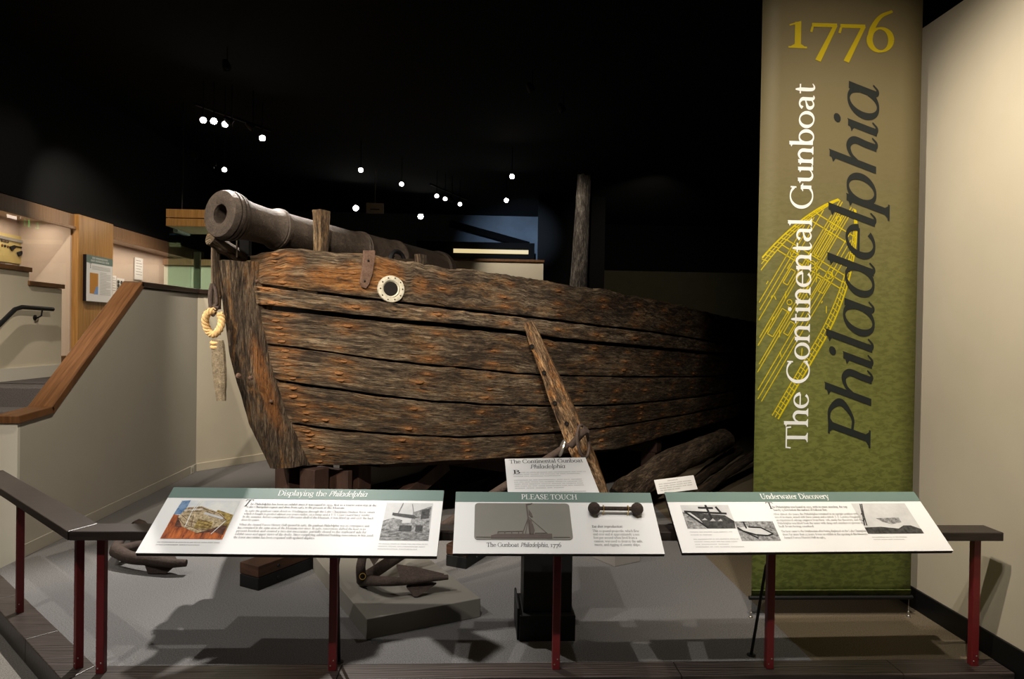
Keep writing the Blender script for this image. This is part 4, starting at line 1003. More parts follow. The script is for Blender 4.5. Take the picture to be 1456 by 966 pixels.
# ================================================================== ANCHORS AND PLINTHS
PF, PR, PL = G(521, 910.5), G(683, 878), G(445, 812)
PB = PR+PL-PF; hpl = .108
pl = prism('anchor_plinth', [PF, PR, PB, PL], (0, 0, hpl), 'plinth', bevel=.004); tag(pl, 'low warm grey plinth carrying the larger anchor', 'plinth')
q1, q2, q3 = G(842, 793), G(873.7, 806.5), G(910, 799)
pl2 = prism('stock_plinth', [q2, q3, q1+q3-q2, q1], (0, 0, .12), 'plinth2', bevel=.004); tag(pl2, 'small pale grey plinth behind the middle panel', 'plinth')
def palm(name, pts, th, parent, nrm):
    return prism(name, pts, Vector(nrm)*th, 'iron2', parent, .004)
an = empty('anchor', G(513, 838, hpl), 'large rusty iron anchor resting on the grey plinth, its stock against the hull', 'anchor')
cw = G(514, 834, hpl)+Vector((0, 0, .034))                      # crown
tip = G(637, 838, hpl); tip = AY(637, 821, 3.98)
mid = AY(572, 827, 3.93)
tube('arm', crom([cw, AY(545, 827, 3.90), mid, AY(605, 824, 3.95), tip], 6), [.031-.0007*i for i in range(25)], 'iron2', an, 12)
tip2 = AY(522, 735, 4.35); 
tube('arm', crom([cw, AY(513, 806, 3.98), AY(517, 785, 4.08), AY(519, 760, 4.2), tip2], 6), [.031-.0007*i for i in range(25)], 'iron2', an, 12)
ringp = AY(806, 634, 5.45)
sh = crom([cw, cw.lerp(ringp, .33), cw.lerp(ringp, .66), ringp], 6)
tube('shank', sh, [.036-.0006*i for i in range(len(sh))], 'iron2', an, 12)
fz = G(588, 851, hpl)+Vector((0, 0, .005))
palm('fluke', [AY(577, 835, 3.93), fz, AY(594, 849, 3.92), AY(621, 831, 3.97), AY(600, 828, 3.96)], .022, an, (0, 1, .1))
palm('fluke', [AY(563, 805, 4.04), AY(569, 825, 3.98), AY(600, 826, 3.97), AY(632, 819, 3.99), AY(590, 809, 4.03)], .02, an, (0, 1, .3))
palm('fluke', [AY(524, 793, 4.1), AY(531, 806, 4.02), AY(541, 793, 4.1), AY(548, 760, 4.2), AY(530, 750, 4.25)], .02, an, (0, 1, .3))
lathe('crown_tag', [(0, .014), (.0015, .014), (.0015, .018), (0, .018)], AY(515.5, 820, 3.80), (.1, -1, .25), 'brass', an, 16)
# wooden stock
s_top = skin(741, 458, .06); s_bot = G(852, 704, .06); s_bot = AY(856, 712, 5.75)
V, F, UV = [], [], []; n = 26
sd = (s_bot-s_top).normalized(); sw = sd.cross(Vector((-.25, -1, 0))).normalized(); su = sw.cross(sd)
for i in range(n+1):
    f = i/n; P = s_top.lerp(s_bot, f); wd = (.078+.095*math.sin(min(1, f/.72)*math.pi/2)) if f < .8 else .173-.14*(f-.8); th = .05+.045*f
    for a, b in ((-1, -1), (0, -1.05), (1, -1), (1, 1), (-1, 1)):
        v = P+sw*a*wd/2+su*b*th/2; v += sw*.006*lnoise(v*7)+su*.004*lnoise(v*16); V.append(v); UV.append((f*1.9+20, a*.07+b*.04+7))
for i in range(n):
    for k in range(5): a, b = i*5+k, i*5+(k+1) % 5; F.append((a, b, b+5, a+5))
F += [(4, 3, 2, 1, 0), tuple(n*5+k for k in range(5))]
sk = obj('stock', V, F, 'stock', an, False, UV)
for (px, py) in ((757, 491), (789, 571), (806, 600), (774, 528)):
    P = s_top.lerp(s_bot, (py-458)/(712-458)); dd = ray(px, py); t = (P-CAM).dot(su)/dd.dot(su); Q = CAM+dd*t
    fr = -su if su.dot(CAM-Q) < 0 else su
    lathe('peg_hole_shade', [(.046, .0), (.046, .012), (.052, .015), (.046, .019)], Q+fr*.0, fr, 'shade_dark', sk, 10)  # dark disc and rim painted as the shade of a hole
rc = AY(829, 628, 5.42); rpts = []
for i in range(29):
    a = 2*math.pi*i/28; rpts.append(rc+Vector((.052*math.cos(a)-.02*math.sin(a), .06*math.cos(a), .125*math.sin(a))))
tube('ring', rpts, .013, 'iron2', an, 10, cap=False)
tube('ring_bolt', [AY(812, 634, 5.5), AY(828, 616, 5.40), AY(834, 611, 5.38)], [.028, .028, .034], 'iron2', an, 10)
tube('shank_lashing', [AY(799, 637.5, 5.36)+Vector((.035*math.sin(a)*.5, .05*math.cos(a), .055*math.sin(a))) for a in np.linspace(0, 6.28, 21)], .012, 'steel', an, 8, cap=False)
# smaller anchor by the stair wall, lying on the carpet
a2 = empty('anchor', G(165, 812), 'smaller brown iron anchor on the carpet by the stair wall', 'anchor')
b0 = AY(164, 783, 4.80)
tube('arm', crom([b0, AY(185, 793, 4.72), AY(215, 797, 4.66), AY(243, 801, 4.62), AY(265, 801, 4.62)], 6), [.044, .044, .044]+[.044-.001*i for i in range(22)], 'iron2', a2, 12)
tube('arm', crom([b0, AY(171, 768, 5.0), AY(184, 757, 5.25), AY(196, 748, 5.5), AY(214, 760, 5.75)], 6), [.036-.0007*i for i in range(25)], 'iron2', a2, 12)
tube('shank', crom([b0, AY(200, 776, 5.0), AY(260, 764, 5.4), AY(350, 745, 6.0)], 6), .034, 'iron2', a2, 12)
gp = G(222, 818)
palm('fluke', [AY(204, 800, 4.66), gp+Vector((-.06, .01, .005)), gp+Vector((.06, 0, .005)), AY(252, 803, 4.62), AY(247, 794, 4.66), AY(212, 792, 4.70)], .03, a2, (0, 1, .1))
palm('fluke', [AY(185, 772, 5.2), AY(184, 752, 5.4), AY(187, 744, 5.42), AY(195, 740, 5.5), AY(204, 743, 5.55), AY(214, 754, 5.6), AY(208, 770, 5.3)], .03, a2, (0, 1, .1))

# ================================================================== PEDESTAL SIGN AND SMALL CARD
g0, g1 = G(738.5, 913), G(818, 913); px0, px1, py0 = g0.x, g1.x, g0.y
pd = empty('sign_pedestal', ((px0+px1)/2, py0+.15, 0), 'black pedestal holding the white tilted title sign behind the middle panel', 'sign')
box('foot', (px0, py0, 0), (px1, py0+.32, .135), 'pedestal', pd, .004)
box('foot_skirt', (px0-.012, py0+.02, 0), (px0, py0+.32, .165), 'pedestal', pd, .003)
box('column', (px0+.02, py0+.04, .135), (px1-.015, py0+.27, .70), 'pedestal', pd, .004)
sTL, sTR = G(718, 650, .875), G(833, 653.5, .875); sBL, sBR = G(721.5, 704, .775), G(855, 706, .775)
sy = (sTL+sTR-sBL-sBR)/2; SL = sy.length; sy.normalize(); sx = sTR-sTL; SW = sx.length; sx = (sx-sy*sx.dot(sy)).normalized(); SO = (sTL+sTR)/2-sx*SW/2-sy*SL
snz = sx.cross(sy).normalized()
prism('sign_board', [SO, SO+sx*SW, SO+sx*SW+sy*SL, SO+sy*SL], -snz*.012, 'panel', pd)
beam('neck', ((px0+px1)/2, py0+.16, .69), SO+sx*SW*.5+sy*SL*.5-snz*.075, .12, .12, 'pedestal', pd)
letter('title', 'The Continental Gunboat', SO+sx*SW*.5+sy*(SL-.075), sx, sy, .085, 'inkdark', pd, SW*.90, 'c')
letter('title', [('Philadelphia', True)], SO+sx*SW*.5+sy*(SL-.155), sx, sy, .085, 'inkdark', pd, SW*.42, 'c')
letter('drop_capital', 'B', SO+sx*SW*.08+sy*(SL-.225), sx, sy, .08, 'ink', pd)
body = ['____ __ ____ __ _____ ___ ____________ ___ ____ __', '_ _____ ____ ______ ___ _______ __ ____ _________', '______ ___ ________ __________', '', '_________ __ ___ ___________ ____ ____ _______', '___ ___ ____ _____ ___ _______ _____ __ _______ ___', '____ ____ _______ ______ ______ __ ______ ____', '___ ____ __ ___ ____ _________ ___ ___ ______', '____ ___ ____ __ ____', '', '___ ____________ __ ___ ______ _________ ________']
for k, t in enumerate(body):
    if t: letter('text_line', t, SO+sx*SW*(.16 if k == 0 else .08)+sy*(SL-.215-.026*k), sx, sy, .026, 'inkpale', pd, SW*(.78 if len(t) > 44 else .55), 'l', .35)
cd0, cd1, cd2, cd3 = AY(930, 683, 5.78), AY(986, 676, 5.78), AY(988, 695, 5.70), AY(935, 703, 5.70)
ck = empty('card_stand', (cd3.x+.16, 5.75, 0), 'small white tilted text card on a black rod beside the thick timber', 'sign')
cx_ = (cd1-cd0).normalized(); cy_ = (cd0-cd3); cy_ = (cy_-cx_*cy_.dot(cx_)); CL = cy_.length; cy_.normalize(); CW = (cd1-cd0).length; CO = cd0-cy_*CL; cn = cx_.cross(cy_).normalized()
prism('card', [CO, CO+cx_*CW, CO+cx_*CW+cy_*CL, CO+cy_*CL], -cn*.006, 'panel', ck)
letter('heading', '_______', CO+cx_*CW*.45+cy_*CL*.80, cx_, cy_, .02, 'inkgrey', ck, CW*.26, 'c', .4)
for k, t in enumerate(('___ _________ ____ ______', '___ ____ _____ _____ ___ ___', '_____ ____ _______ ___ ____', '___ ___ ____ __ _____')):
    letter('text_line', t, CO+cx_*CW*.08+cy_*CL*(.62-.15*k), cx_, cy_, .019, 'inkgrey', ck, CW*(.82 if k < 3 else .5), 'l', .35)
mc = CO+cx_*CW*.5+cy_*CL*.5-cn*.008
tube('rod', [Vector((mc.x, mc.y+.01, 0)), Vector((mc.x, mc.y+.01, mc.z-.02)), mc], .007, 'black_iron', ck, 8)
lathe('foot', [(0, 0), (0, .07), (.012, .065), (.014, 0)], (mc.x, mc.y+.01, 0), (0, 0, 1), 'black_iron', ck, 18)

# ================================================================== GUARD RAIL
RZ = .632
gr = empty('guard_rail', (.3, 3.3, .004), 'dark wooden guard rail on thin dark red steel posts along the platform edge', 'railing')
kx, ky = -1.775, 3.30
rend = AY(1410, 760, 3.32).x
prism('rail_board', [(kx-.045, ky-.06, RZ), (rend, ky-.06, RZ), (rend, ky+.075, RZ), (kx+.015, ky+.075, RZ)], (0, 0, .042), 'rail', gr, .004)
dv = Vector((-1, 1, 0)).normalized()
p0, p1 = Vector((kx-.05, ky-.06, RZ)), Vector((kx+.012, ky+.075, RZ)); nn_ = Vector((1, 1, 0)).normalized()
prism('rail_board', [p0, p1, p1+dv*1.75, p0+dv*1.75+nn_*0], (0, 0, .042), 'rail', gr, .004)
for (x, y) in ((111.5, 950.6), (144, 958), (473, 954), (790, 952), (1093, 951), (1383, 947), (28, 872)):
    P = G(x, y); dirx = Vector((1, 0, 0)) if x > 30 else dv
    ps_ = beam('post', P+Vector((0, 0, .004)), P+Vector((0, 0, RZ)), .036, .034, 'red', gr, up=(0, 1, 0) if x > 120 else (.7, .7, 0), bevel=.003)
    for zz in (.03, .055): lathe('screw', [(0, 0), (0, .004), (.002, .003), (.0025, 0)], P+Vector((-.008 if zz < .04 else .006, -.0175, zz)), (0, -1, 0), 'steel', ps_, 6)
for (a, b) in (((480, 797), (482, 942)), ((1090, 800), (1068, 932))):
    f_ = G(*b); t_ = AY(a[0], a[1], 3.36)
    br_ = tube('brace_rod', [f_, f_.lerp(t_, .96), t_+Vector((.01, -.02, .02))], .0075, 'black_iron', gr, 8)
    lathe('brace_foot', [(0, 0), (0, .022), (.004, .022), (.006, 0)], f_, (0, 0, 1), 'black_iron', br_, 12)

# ================================================================== READING PANELS
def panel(corners, label):
    BL, BR = G(*corners[0], .631), G(*corners[1], .631); TL = G(*corners[2], .836); TR = G(*corners[3], .836)
    ex = (BR-BL+TR-TL).normalized(); ey = (TL+TR-BL-BR)*.5; ey = ey-ex*ey.dot(ex); L = ey.length; ey.normalize()
    W_ = ((BR-BL).length+(TR-TL).length)/2; C_ = (BL+BR+TL+TR)/4; O_ = C_-ex*W_/2-ey*L/2; nz = ex.cross(ey).normalized()
    t = empty('reading_panel', C_-nz*.03, label, 'panel')
    prism('board', [O_-nz*.003, O_+ex*W_-nz*.003, O_+ex*W_+ey*L-nz*.003, O_+ey*L-nz*.003], -nz*.016, 'panel_edge', t, .001)
    prism('print_sheet', [O_, O_+ex*W_, O_+ex*W_+ey*L, O_+ey*L], -nz*.003, 'panel', t)
    hbnd = L*.175; globals()['LS'] = L
    sheet('heading_band', [(0, L-hbnd), (W_, L-hbnd), (W_, L), (0, L)], O_, ex, ey, 'teal', t, .0008)
    for fx in (.22, .78):                              # wedge between the rail and the board
        c_ = O_+ex*W_*fx; und = lambda y: (c_+ey*((y-c_.y)/ey.y)-nz*.021)
        a_, b_ = und(3.262), und(3.355)
        prism('bracket', [Vector((a_.x-.03, a_.y, RZ+.043)), Vector((a_.x-.03, b_.y, RZ+.043)), b_+Vector((-.03, 0, 0)), a_+Vector((-.03, 0, 0))], (.06, 0, 0), 'black_iron', t)
    return t, O_, ex, ey, W_, L, hbnd
def lines(t, O_, ex, ey, items, size, lead, x0, y0, mat, wmax):
    """each item: text or (text, frac of wmax)"""
    y = y0
    for it in items:
        if it == '': y -= lead*.55; continue
        tx, fr = it if isinstance(it, tuple) else (it, 1.0)
        letter('text_line', [(tx, False)], O_+ex*x0+ey*y, ex, ey, size, mat, t, wmax*fr, 'l', .35); y -= lead
    return y
def photo(name, t, O_, ex, ey, x, y, w_, h_, mat):
    return sheet(name, [(x, y), (x+w_, y), (x+w_, y+h_), (x, y+h_)], O_, ex, ey, mat, t, .0010)
def grain(name, lo, hi, sc=60, asp=(1, 1, 1), stops=(.35, .65)):
    t = NT(name); v = t.coord('Object', asp); f = t.noise(v, sc, 5, .7); t.base(t.ramp(f, [(stops[0], lo), (stops[1], hi)]), .45, 0, .3); M[name] = t.m
grain('photo_red', (.10, .012, .004), (.62, .16, .03), 22, (3, .6, .6)); grain('photo_hull', (.16, .11, .05), (.68, .55, .35), 70)
grain('photo_sky', (.55, .60, .66), (.80, .80, .76), 6); grain('photo_blue', (.03, .10, .25), (.25, .38, .55), 30); grain('photo_gold', (.10, .06, .01), (.55, .40, .12), 50)
grain('photo_dark', (.012, .012, .012), (.08, .08, .08), 50); grain('photo_mid', (.06, .06, .06), (.42, .42, .42), 60); grain('photo_pale', (.50, .50, .50), (.62, .62, .62), 8)
grain('photo_ground', (.02, .02, .02), (.34, .34, .34), 45, (1, 2.5, 1)); grain('photo_brown', (.03, .012, .008), (.16, .06, .035), 40)
# --- panel 1
t, O1, ex, ey, W1, L1, hb1 = panel([(195, 787), (625, 791), (245, 693), (628, 698)], 'white reading panel with teal heading Displaying the Philadelphia')
letter('title', [('Displaying the ', False), ('Philadelphia', True)], O1+ex*W1*.555+ey*(L1-hb1*.70), ex, ey, .054, 'inkwhite', t, W1*.327, 'c')
px_, py_, pw_, ph_ = W1*.055, L1*.20, W1*.21, L1*.585
P_ = lambda pts: [(px_+pw_*a, py_+ph_*b) for a, b in pts]
ph0 = photo('photograph', t, O1, ex, ey, px_, py_, pw_, ph_, 'photo_sky')
polys('photo_floor', [P_([(0, 0), (1, 0), (1, .25), (.55, .2), (.3, .55), (0, .62)])], O1, ex, ey, 'photo_red', ph0, .0014)
polys('photo_backdrop', [P_([(.62, .45), (1, .2), (1, .62), (.7, .75)])], O1, ex, ey, 'photo_gold', ph0, .0014)
polys('photo_water', [P_([(0, .62), (.16, .62), (.16, 1), (.02, .98)])], O1, ex, ey, 'photo_blue', ph0, .0015)
polys('photo_hull_shape', [P_([(.10, .55), (.16, .80), (.40, .84), (.78, .66), (.94, .46), (.80, .18), (.55, .14), (.25, .30)])], O1, ex, ey, 'photo_hull', ph0, .0018)
polys('photo_shadow', [P_([(.08, .62), (.13, .3), (.25, .28), (.10, .55)])], O1, ex, ey, 'photo_brown', ph0, .0022)
polys('photo_gun_shadow', [P_([(.55, .62), (.82, .5), (.82, .55), (.58, .67)])], O1, ex, ey, 'photo_brown', ph0, .0022)
polys('photo_shadow', [P_([(.52, .13), (.80, .18), (.98, .1), (.98, .35), (.86, .32)])], O1, ex, ey, 'photo_brown', ph0, .0022)
polys('photo_deck', [P_([(.45, .50), (.72, .42), (.74, .24), (.45, .26)])], O1, ex, ey, 'photo_gold', ph0, .0022)
polys('photo_spars', [q_ for s_ in ([(.32, .99), (.28, .70), (.30, .30)], [(.36, .98), (.31, .72)], [(.14, .72), (.45, .76)], [(.78, .12), (.92, .46)]) for q_ in strip2(P_(s_), .0032)], O1, ex, ey, 'inkwhite', ph0, .0026)
polys('photo_gun', [q_ for q_ in strip2(P_([(.50, .66), (.86, .52)]), .012)], O1, ex, ey, 'photo_pale', ph0, .0026)
polys('photo_planks', [q_ for s_ in ([(.12, .52), (.26, .36), (.55, .22), (.78, .24)], [(.14, .60), (.30, .45), (.45, .40)], [(.18, .78), (.40, .80), (.76, .64), (.92, .48)], [(.20, .68), (.44, .70)], [(.34, .60), (.40, .30)], [(.50, .48), (.72, .38)], [(.48, .40), (.73, .31)], [(.47, .33), (.70, .26)]) for q_ in strip2(P_(s_), .0028)], O1, ex, ey, 'photo_brown', ph0, .0024)
lines(t, O1, ex, ey, [('___ ____________ __ _______ __ ___ ______ _____ _____ _____', 1), ('___________ __________', .7)], LS*0.034, LS*0.036, px_-.005, py_-.022, 'inkpale', pw_*1.0)
letter('drop_capital', [('T', True)], O1+ex*W1*.280+ey*L1*.70, ex, ey, .068, 'ink', t)
TX = W1*.300; TW = W1*.462
y_ = lines(t, O1, ex, ey, [('   he Philadelphia has been on exhibit since it was raised in 1935, first as a tourist attraction in the', 1.0), ('Lake Champlain region and then from 1963 to the present at this Museum.', .76)], LS*0.046, LS*0.0465, TX, L1*.725, 'inkdark', TW)
y_ = lines(t, O1, ex, ey, [('In 1961 the gunboat came down to Washington through the Lake Champlain-Hudson River canals', 1), ('which it fought to protect almost 200 years earlier, on a barge and a U.S. Coast Guard buoy tender.', .97), ('In the summer, before completion of the outer shell of the Museum, it was lifted up and over the back', 1), ('doors by cranes.', .14), '', ('When the Armed Forces History Hall opened in 1965, the gunboat Philadelphia was its centerpiece and', .98), ('has remained in the same area of the Museum ever since. In 1980, renovations shifted the boat to its', .96), ('present location and created a two-tier mezzanine, partially closed to the starboard side for', .97), ('exhibit cases and upper views of the decks. Since completing additional building renovations in late 2008,', 1.03), ('the lower mezzanine has been reopened with updated displays.', .60)], LS*0.046, LS*0.0465, TX, y_-.006, 'inkgrey', TW)
qx, qy, qw, qh = W1*.797, L1*.215, W1*.168, L1*.57
Q_ = lambda pts: [(qx+qw*a, qy+qh*b) for a, b in pts]
ph1 = photo('photograph', t, O1, ex, ey, qx, qy, qw, qh, 'photo_pale')
polys('photo_ground', [Q_([(0, 0), (1, 0), (1, .3), (.5, .34), (0, .30)])], O1, ex, ey, 'photo_ground', ph1, .0014)
polys('photo_trees', [Q_([(0, .28), (.40, .25), (.40, .52), (.2, .58), (0, .50)])], O1, ex, ey, 'photo_mid', ph1, .0016)
polys('photo_building', [Q_([(.36, .20), (.97, .2), (.98, .88), (.60, .74), (.58, .45), (.36, .44)])], O1, ex, ey, 'photo_mid', ph1, .0018)
polys('photo_openings', [Q_([(.36, .22), (.62, .22), (.62, .38), (.36, .38)]), Q_([(.70, .22), (.85, .22), (.85, .38), (.70, .38)]), Q_([(.78, .55), (.95, .58), (.95, .84), (.78, .80)]), Q_([(.17, .72), (.62, .66), (.72, .58), (.60, .57), (.17, .65)])], O1, ex, ey, 'photo_dark', ph1, .0022)
polys('photo_cranes', [q_ for s_ in ([(.28, .68), (.36, .99)], [(.62, .70), (.56, .96)], [(.60, .72), (.98, .90)]) for q_ in strip2(Q_(s_), .004)], O1, ex, ey, 'inkgrey', ph1, .0022)
lines(t, O1, ex, ey, [('___ _______ ______ __ ______ ____ ___ _____ __ ___', 1), ('______ _____ _____________ ____', .95), ('___________ __________', .8)], LS*0.033, LS*0.036, qx, qy-.024, 'inkpale', qw)
# --- panel 2
t2, O2, ex, ey, W2, L2, hb2 = panel([(645, 787), (948, 788.5), (647, 700), (922, 701)], 'white reading panel with teal heading Please Touch and a relief plaque')
letter('title', 'PLEASE TOUCH', O2+ex*W2*.475+ey*(L2-hb2*.72), ex, ey, .046, 'inkwhite', t2, W2*.285, 'c')
nz2 = ex.cross(ey).normalized()
x0, x1, y0, y1 = W2*.098, W2*.572, L2*.205, L2*.80; r_ = .018; pts = []
for (cx_, cy_, a0) in ((x1-r_, y1-r_, 0), (x0+r_, y1-r_, 90), (x0+r_, y0+r_, 180), (x1-r_, y0+r_, 270)):
    for k in range(5): a = math.radians(a0+22.5*k); pts.append((cx_+r_*math.cos(a), cy_+r_*math.sin(a)))
plq = prism('relief_plaque', [O2+ex*a+ey*b for a, b in pts], nz2*.004, 'plaque', t2, .001)
X_ = lambda a: x0+(x1-x0)*a
Y_ = lambda b: y0+(y1-y0)*b
def rel(name, plist, h_=.0025): 
    V, F = [], []
    for pts in plist:
        b = len(V); n = len(pts); base = O2+nz2*.004
        V += [base+ex*X_(a)+ey*Y_(c) for a, c in pts]+[base+nz2*h_+ex*X_(a)+ey*Y_(c) for a, c in pts]
        F += [tuple(range(b, b+n)), tuple(range(b+2*n-1, b+n-1, -1))]+[(b+i, b+(i+1) % n, b+n+(i+1) % n, b+n+i) for i in range(n)]
    return obj(name, V, F, 'plaque_line', plq)
st2 = lambda p, wd: strip2(p, wd)
rel('water_line', st2([(.02, .06), (.18, .06)], .008)+st2([(.80, .06), (.97, .06)], .008))
rel('hull', [[(.17, .03), (.79, .03), (.79, .15), (.60, .145), (.24, .145), (.17, .10)]])
rel('awning', st2([(.24, .20), (.50, .215)], .015)+st2([(.24, .145), (.24, .20)], .01)+st2([(.31, .145), (.31, .20)], .01)+st2([(.38, .145), (.38, .20)], .01)+st2([(.45, .145), (.45, .21)], .01)+st2([(.62, .15), (.62, .17), (.74, .17)], .01))
rel('mast', st2([(.565, .12), (.555, .60), (.545, .97)], .014))
rel('pennant', [[(.545, .96), (.58, .985), (.61, 1.0), (.60, .97), (.56, .945)]])
rel('sail', [[(.565, .12), (.60, .12), (.590, .50), (.560, .55)], [(.565, .82), (.595, .70), (.605, .60), (.585, .60), (.565, .66)], [(.60, .15), (.615, .24), (.60, .42), (.59, .42)]])
rel('rigging', st2([(.56, .60), (.75, .14)], .005)+st2([(.55, .55), (.49, .16)], .006)+st2([(.55, .50), (.52, .16)], .006))
letter('caption', [('The Gunboat ', False), ('Philadelphia', True), (', 1776', False)], O2+ex*W2*.335+ey*L2*.100, ex, ey, .034, 'inkdark', t2, W2*.355, 'c')
lines(t2, O2, ex, ey, [('Bar shot (reproduction)', .62)], LS*0.06, LS*0.06, W2*.672, L2*.405, 'inkdark', W2*.245)
lines(t2, O2, ex, ey, [('This 12-pound projectile, which flew', .93), ('end over end at approximately 1,000', .92), ('feet per second when fired from a', .86), ('cannon, was used to destroy the sails,', .96), ('masts, and rigging of enemy ships.', .90)], LS*0.056, LS*0.054, W2*.672, L2*.335, 'inkgrey', W2*.245)
# the bar shot on it
bc0 = O2+ex*W2*.69+ey*L2*.655; bc1 = O2+ex*W2*.905+ey*L2*.650
bsht = empty('bar_shot', (bc0+bc1)/2+nz2*.001, 'dumbbell-shaped dark iron bar shot fixed on the middle panel', 'bar shot')
for cc in (bc0, bc1):
    prof_ = [(-.029*math.cos(a), .029*math.sin(a)) for a in np.linspace(0, math.pi, 15)]
    lathe('ball', prof_, cc+nz2*.0295, ey, 'iron2', bsht, 22)
tube('bar', [bc0+nz2*.0295, bc1+nz2*.0295], .0095, 'iron2', bsht, 10)
for cc, sg in ((bc0, 1), (bc1, -1)):
    k0 = cc+ex*sg*.043+nz2*.0295
    tube('clamp', [k0+nz2*(.014*math.sin(a))+ey*(.014*math.cos(a)) for a in np.linspace(-.2, 3.34, 11)]+[k0-ey*.0135-nz2*.0295], .0022, 'brass', bsht, 6)
# --- panel 3
t3, O3, ex, ey, W3, L3, hb3 = panel([(970, 787), (1352, 783), (945, 700), (1303, 700)], 'white reading panel with teal heading Underwater Discovery')
letter('title', 'Underwater Discovery', O3+ex*W3*.505+ey*(L3-hb3*.72), ex, ey, .050, 'inkwhite', t3, W3*.272, 'c')
def pic(x, y, w_, h_): return (lambda pts: [(x+w_*a, y+h_*b) for a, b in pts])
ax, ay_, aw, ah = W3*.045, L3*.375, W3*.185, L3*.395; A_ = pic(ax, ay_, aw, ah)
pA = photo('photograph', t3, O3, ex, ey, ax, ay_, aw, ah, 'photo_pale')
polys('photo_wreck', [A_([(.40, .0), (.97, .0), (1.0, .30), (.85, .55), (.45, .62), (.12, .74), (.30, .40)])], O3, ex, ey, 'photo_dark', pA, .0015)
polys('photo_quay', [A_([(0, 0), (.38, 0), (.05, .68), (0, .7)])], O3, ex, ey, 'photo_mid', pA, .0016)
polys('photo_masts', [q_ for s_ in ([(.52, 1.0), (.56, .35)], [(.04, .72), (.9, .62)], [(.35, .88), (.66, .86)], [(.72, .92), (.80, .6)], [(.06, .68), (.42, .02)]) for q_ in strip2(A_(s_), .011)], O3, ex, ey, 'ink', pA, .0020)
polys('photo_men', [A_([(.34, .34), (.42, .44), (.46, .34)]), A_([(.50, .30), (.58, .42), (.62, .30)]), A_([(.66, .30), (.74, .40), (.76, .30)])], O3, ex, ey, 'inkpale', pA, .0022)
bx_, by_, bw, bh = W3*.230, L3*.175, W3*.145, L3*.315; B_ = pic(bx_, by_, bw, bh)
pB = photo('photograph', t3, O3, ex, ey, bx_, by_, bw, bh, 'photo_mid')
polys('photo_hull_shape', [B_([(.02, .68), (.35, .72), (.62, .66), (.86, .34), (.70, .26), (.40, .32), (.10, .55)])], O3, ex, ey, 'photo_pale', pB, .0015)
polys('photo_edges', [q_ for s_ in ([(.02, .68), (.12, .5), (.42, .3), (.72, .25), (.88, .35)], [(.30, .70), (.62, .66), (.86, .36)], [(.02, .62), (.45, .12)], [(.22, .98), (.24, .62)]) for q_ in strip2(B_(s_), .008)], O3, ex, ey, 'ink', pB, .0019)
lines(t3, O3, ex, ey, [('_______ ___ _______ ____ _______ ___', .9), ('_______ __ ________', .45)], LS*0.034, LS*0.045, ax+.005, ay_-.022, 'inkpale', aw*.95)
lines(t3, O3, ex, ey, [('___ ____________ __ ___ ________ _____ __', .95), ('_______ _____ ____ ___ ___ ____ _____', .9), ('__ ______ ____', .7), ('________ __ ___ ______ ________', 1.0)], LS*0.033, LS*0.04, ax+.012, ay_-.062, 'inkpale', aw*.95)
letter('drop_capital', 'T', O3+ex*W3*.378+ey*L3*.70, ex, ey, .062, 'ink', t3)
TX, TW = W3*.398, W3*.30
y_ = lines(t3, O3, ex, ey, [('he Philadelphia was found in 1935, with its mast standing, the top', .98), ('barely 15 feet below the surface of Valcour Bay.', .70)], LS*0.054, LS*0.052, TX, L3*.715, 'inkdark', TW)
y_ = lines(t3, O3, ex, ey, [('After almost 160 years, the Philadelphia remained in an upright position with', 1.1), ('two of its masts, armed with three cannon and a swivel. T. F. Lorenzo Hagglund,', 1.11), ('an experienced salvage engineer from New York, made the discovery, and the', 1.11), ('Philadelphia was lifted from the water with slings and outriders to prevent its', 1.10), ('hull from being crushed.', .45), '', ('The boat came to the Smithsonian after being displayed on the Lake Champlain', 1.08), ('shore for more than 25 years. It was on exhibit at the opening of this Museum', 1.07), ('Armed Forces History Hall in 1965.', .52)], LS*0.05, LS*0.0515, TX-.01, y_-.006, 'inkgrey', TW)
cx3, cy3, cw3, ch3 = W3*.715, L3*.275, W3*.215, L3*.515; C3 = pic(cx3, cy3, cw3, ch3)
pC = photo('photograph', t3, O3, ex, ey, cx3, cy3, cw3, ch3, 'photo_pale')
polys('photo_shore', [C3([(0, 0), (1, 0), (1, .14), (.85, .26), (.72, .26), (.6, .16), (.30, .22), (0, .2)])], O3, ex, ey, 'photo_dark', pC, .0015)
polys('photo_boat_raised', [C3([(.30, .50), (.72, .52), (.72, .36), (.52, .30), (.38, .38)])], O3, ex, ey, 'photo_mid', pC, .0015)
polys('photo_crane', [q_ for s_ in ([(.02, .26), (.09, .6), (.16, .98)], [(.06, .26), (.11, .6), (.19, .98)], [(.03, .4), (.10, .5)], [(.07, .62), (.14, .72)]) for q_ in strip2(C3(s_), .006)], O3, ex, ey, 'photo_dark', pC, .0019)
lines(t3, O3, ex, ey, [('___ _______ __ ___ ___ __ ___ ________', .62), ('______ _____ ____ _________', .55)], LS*0.033, LS*0.036, cx3+.01, cy3-.022, 'inkpale', cw3)

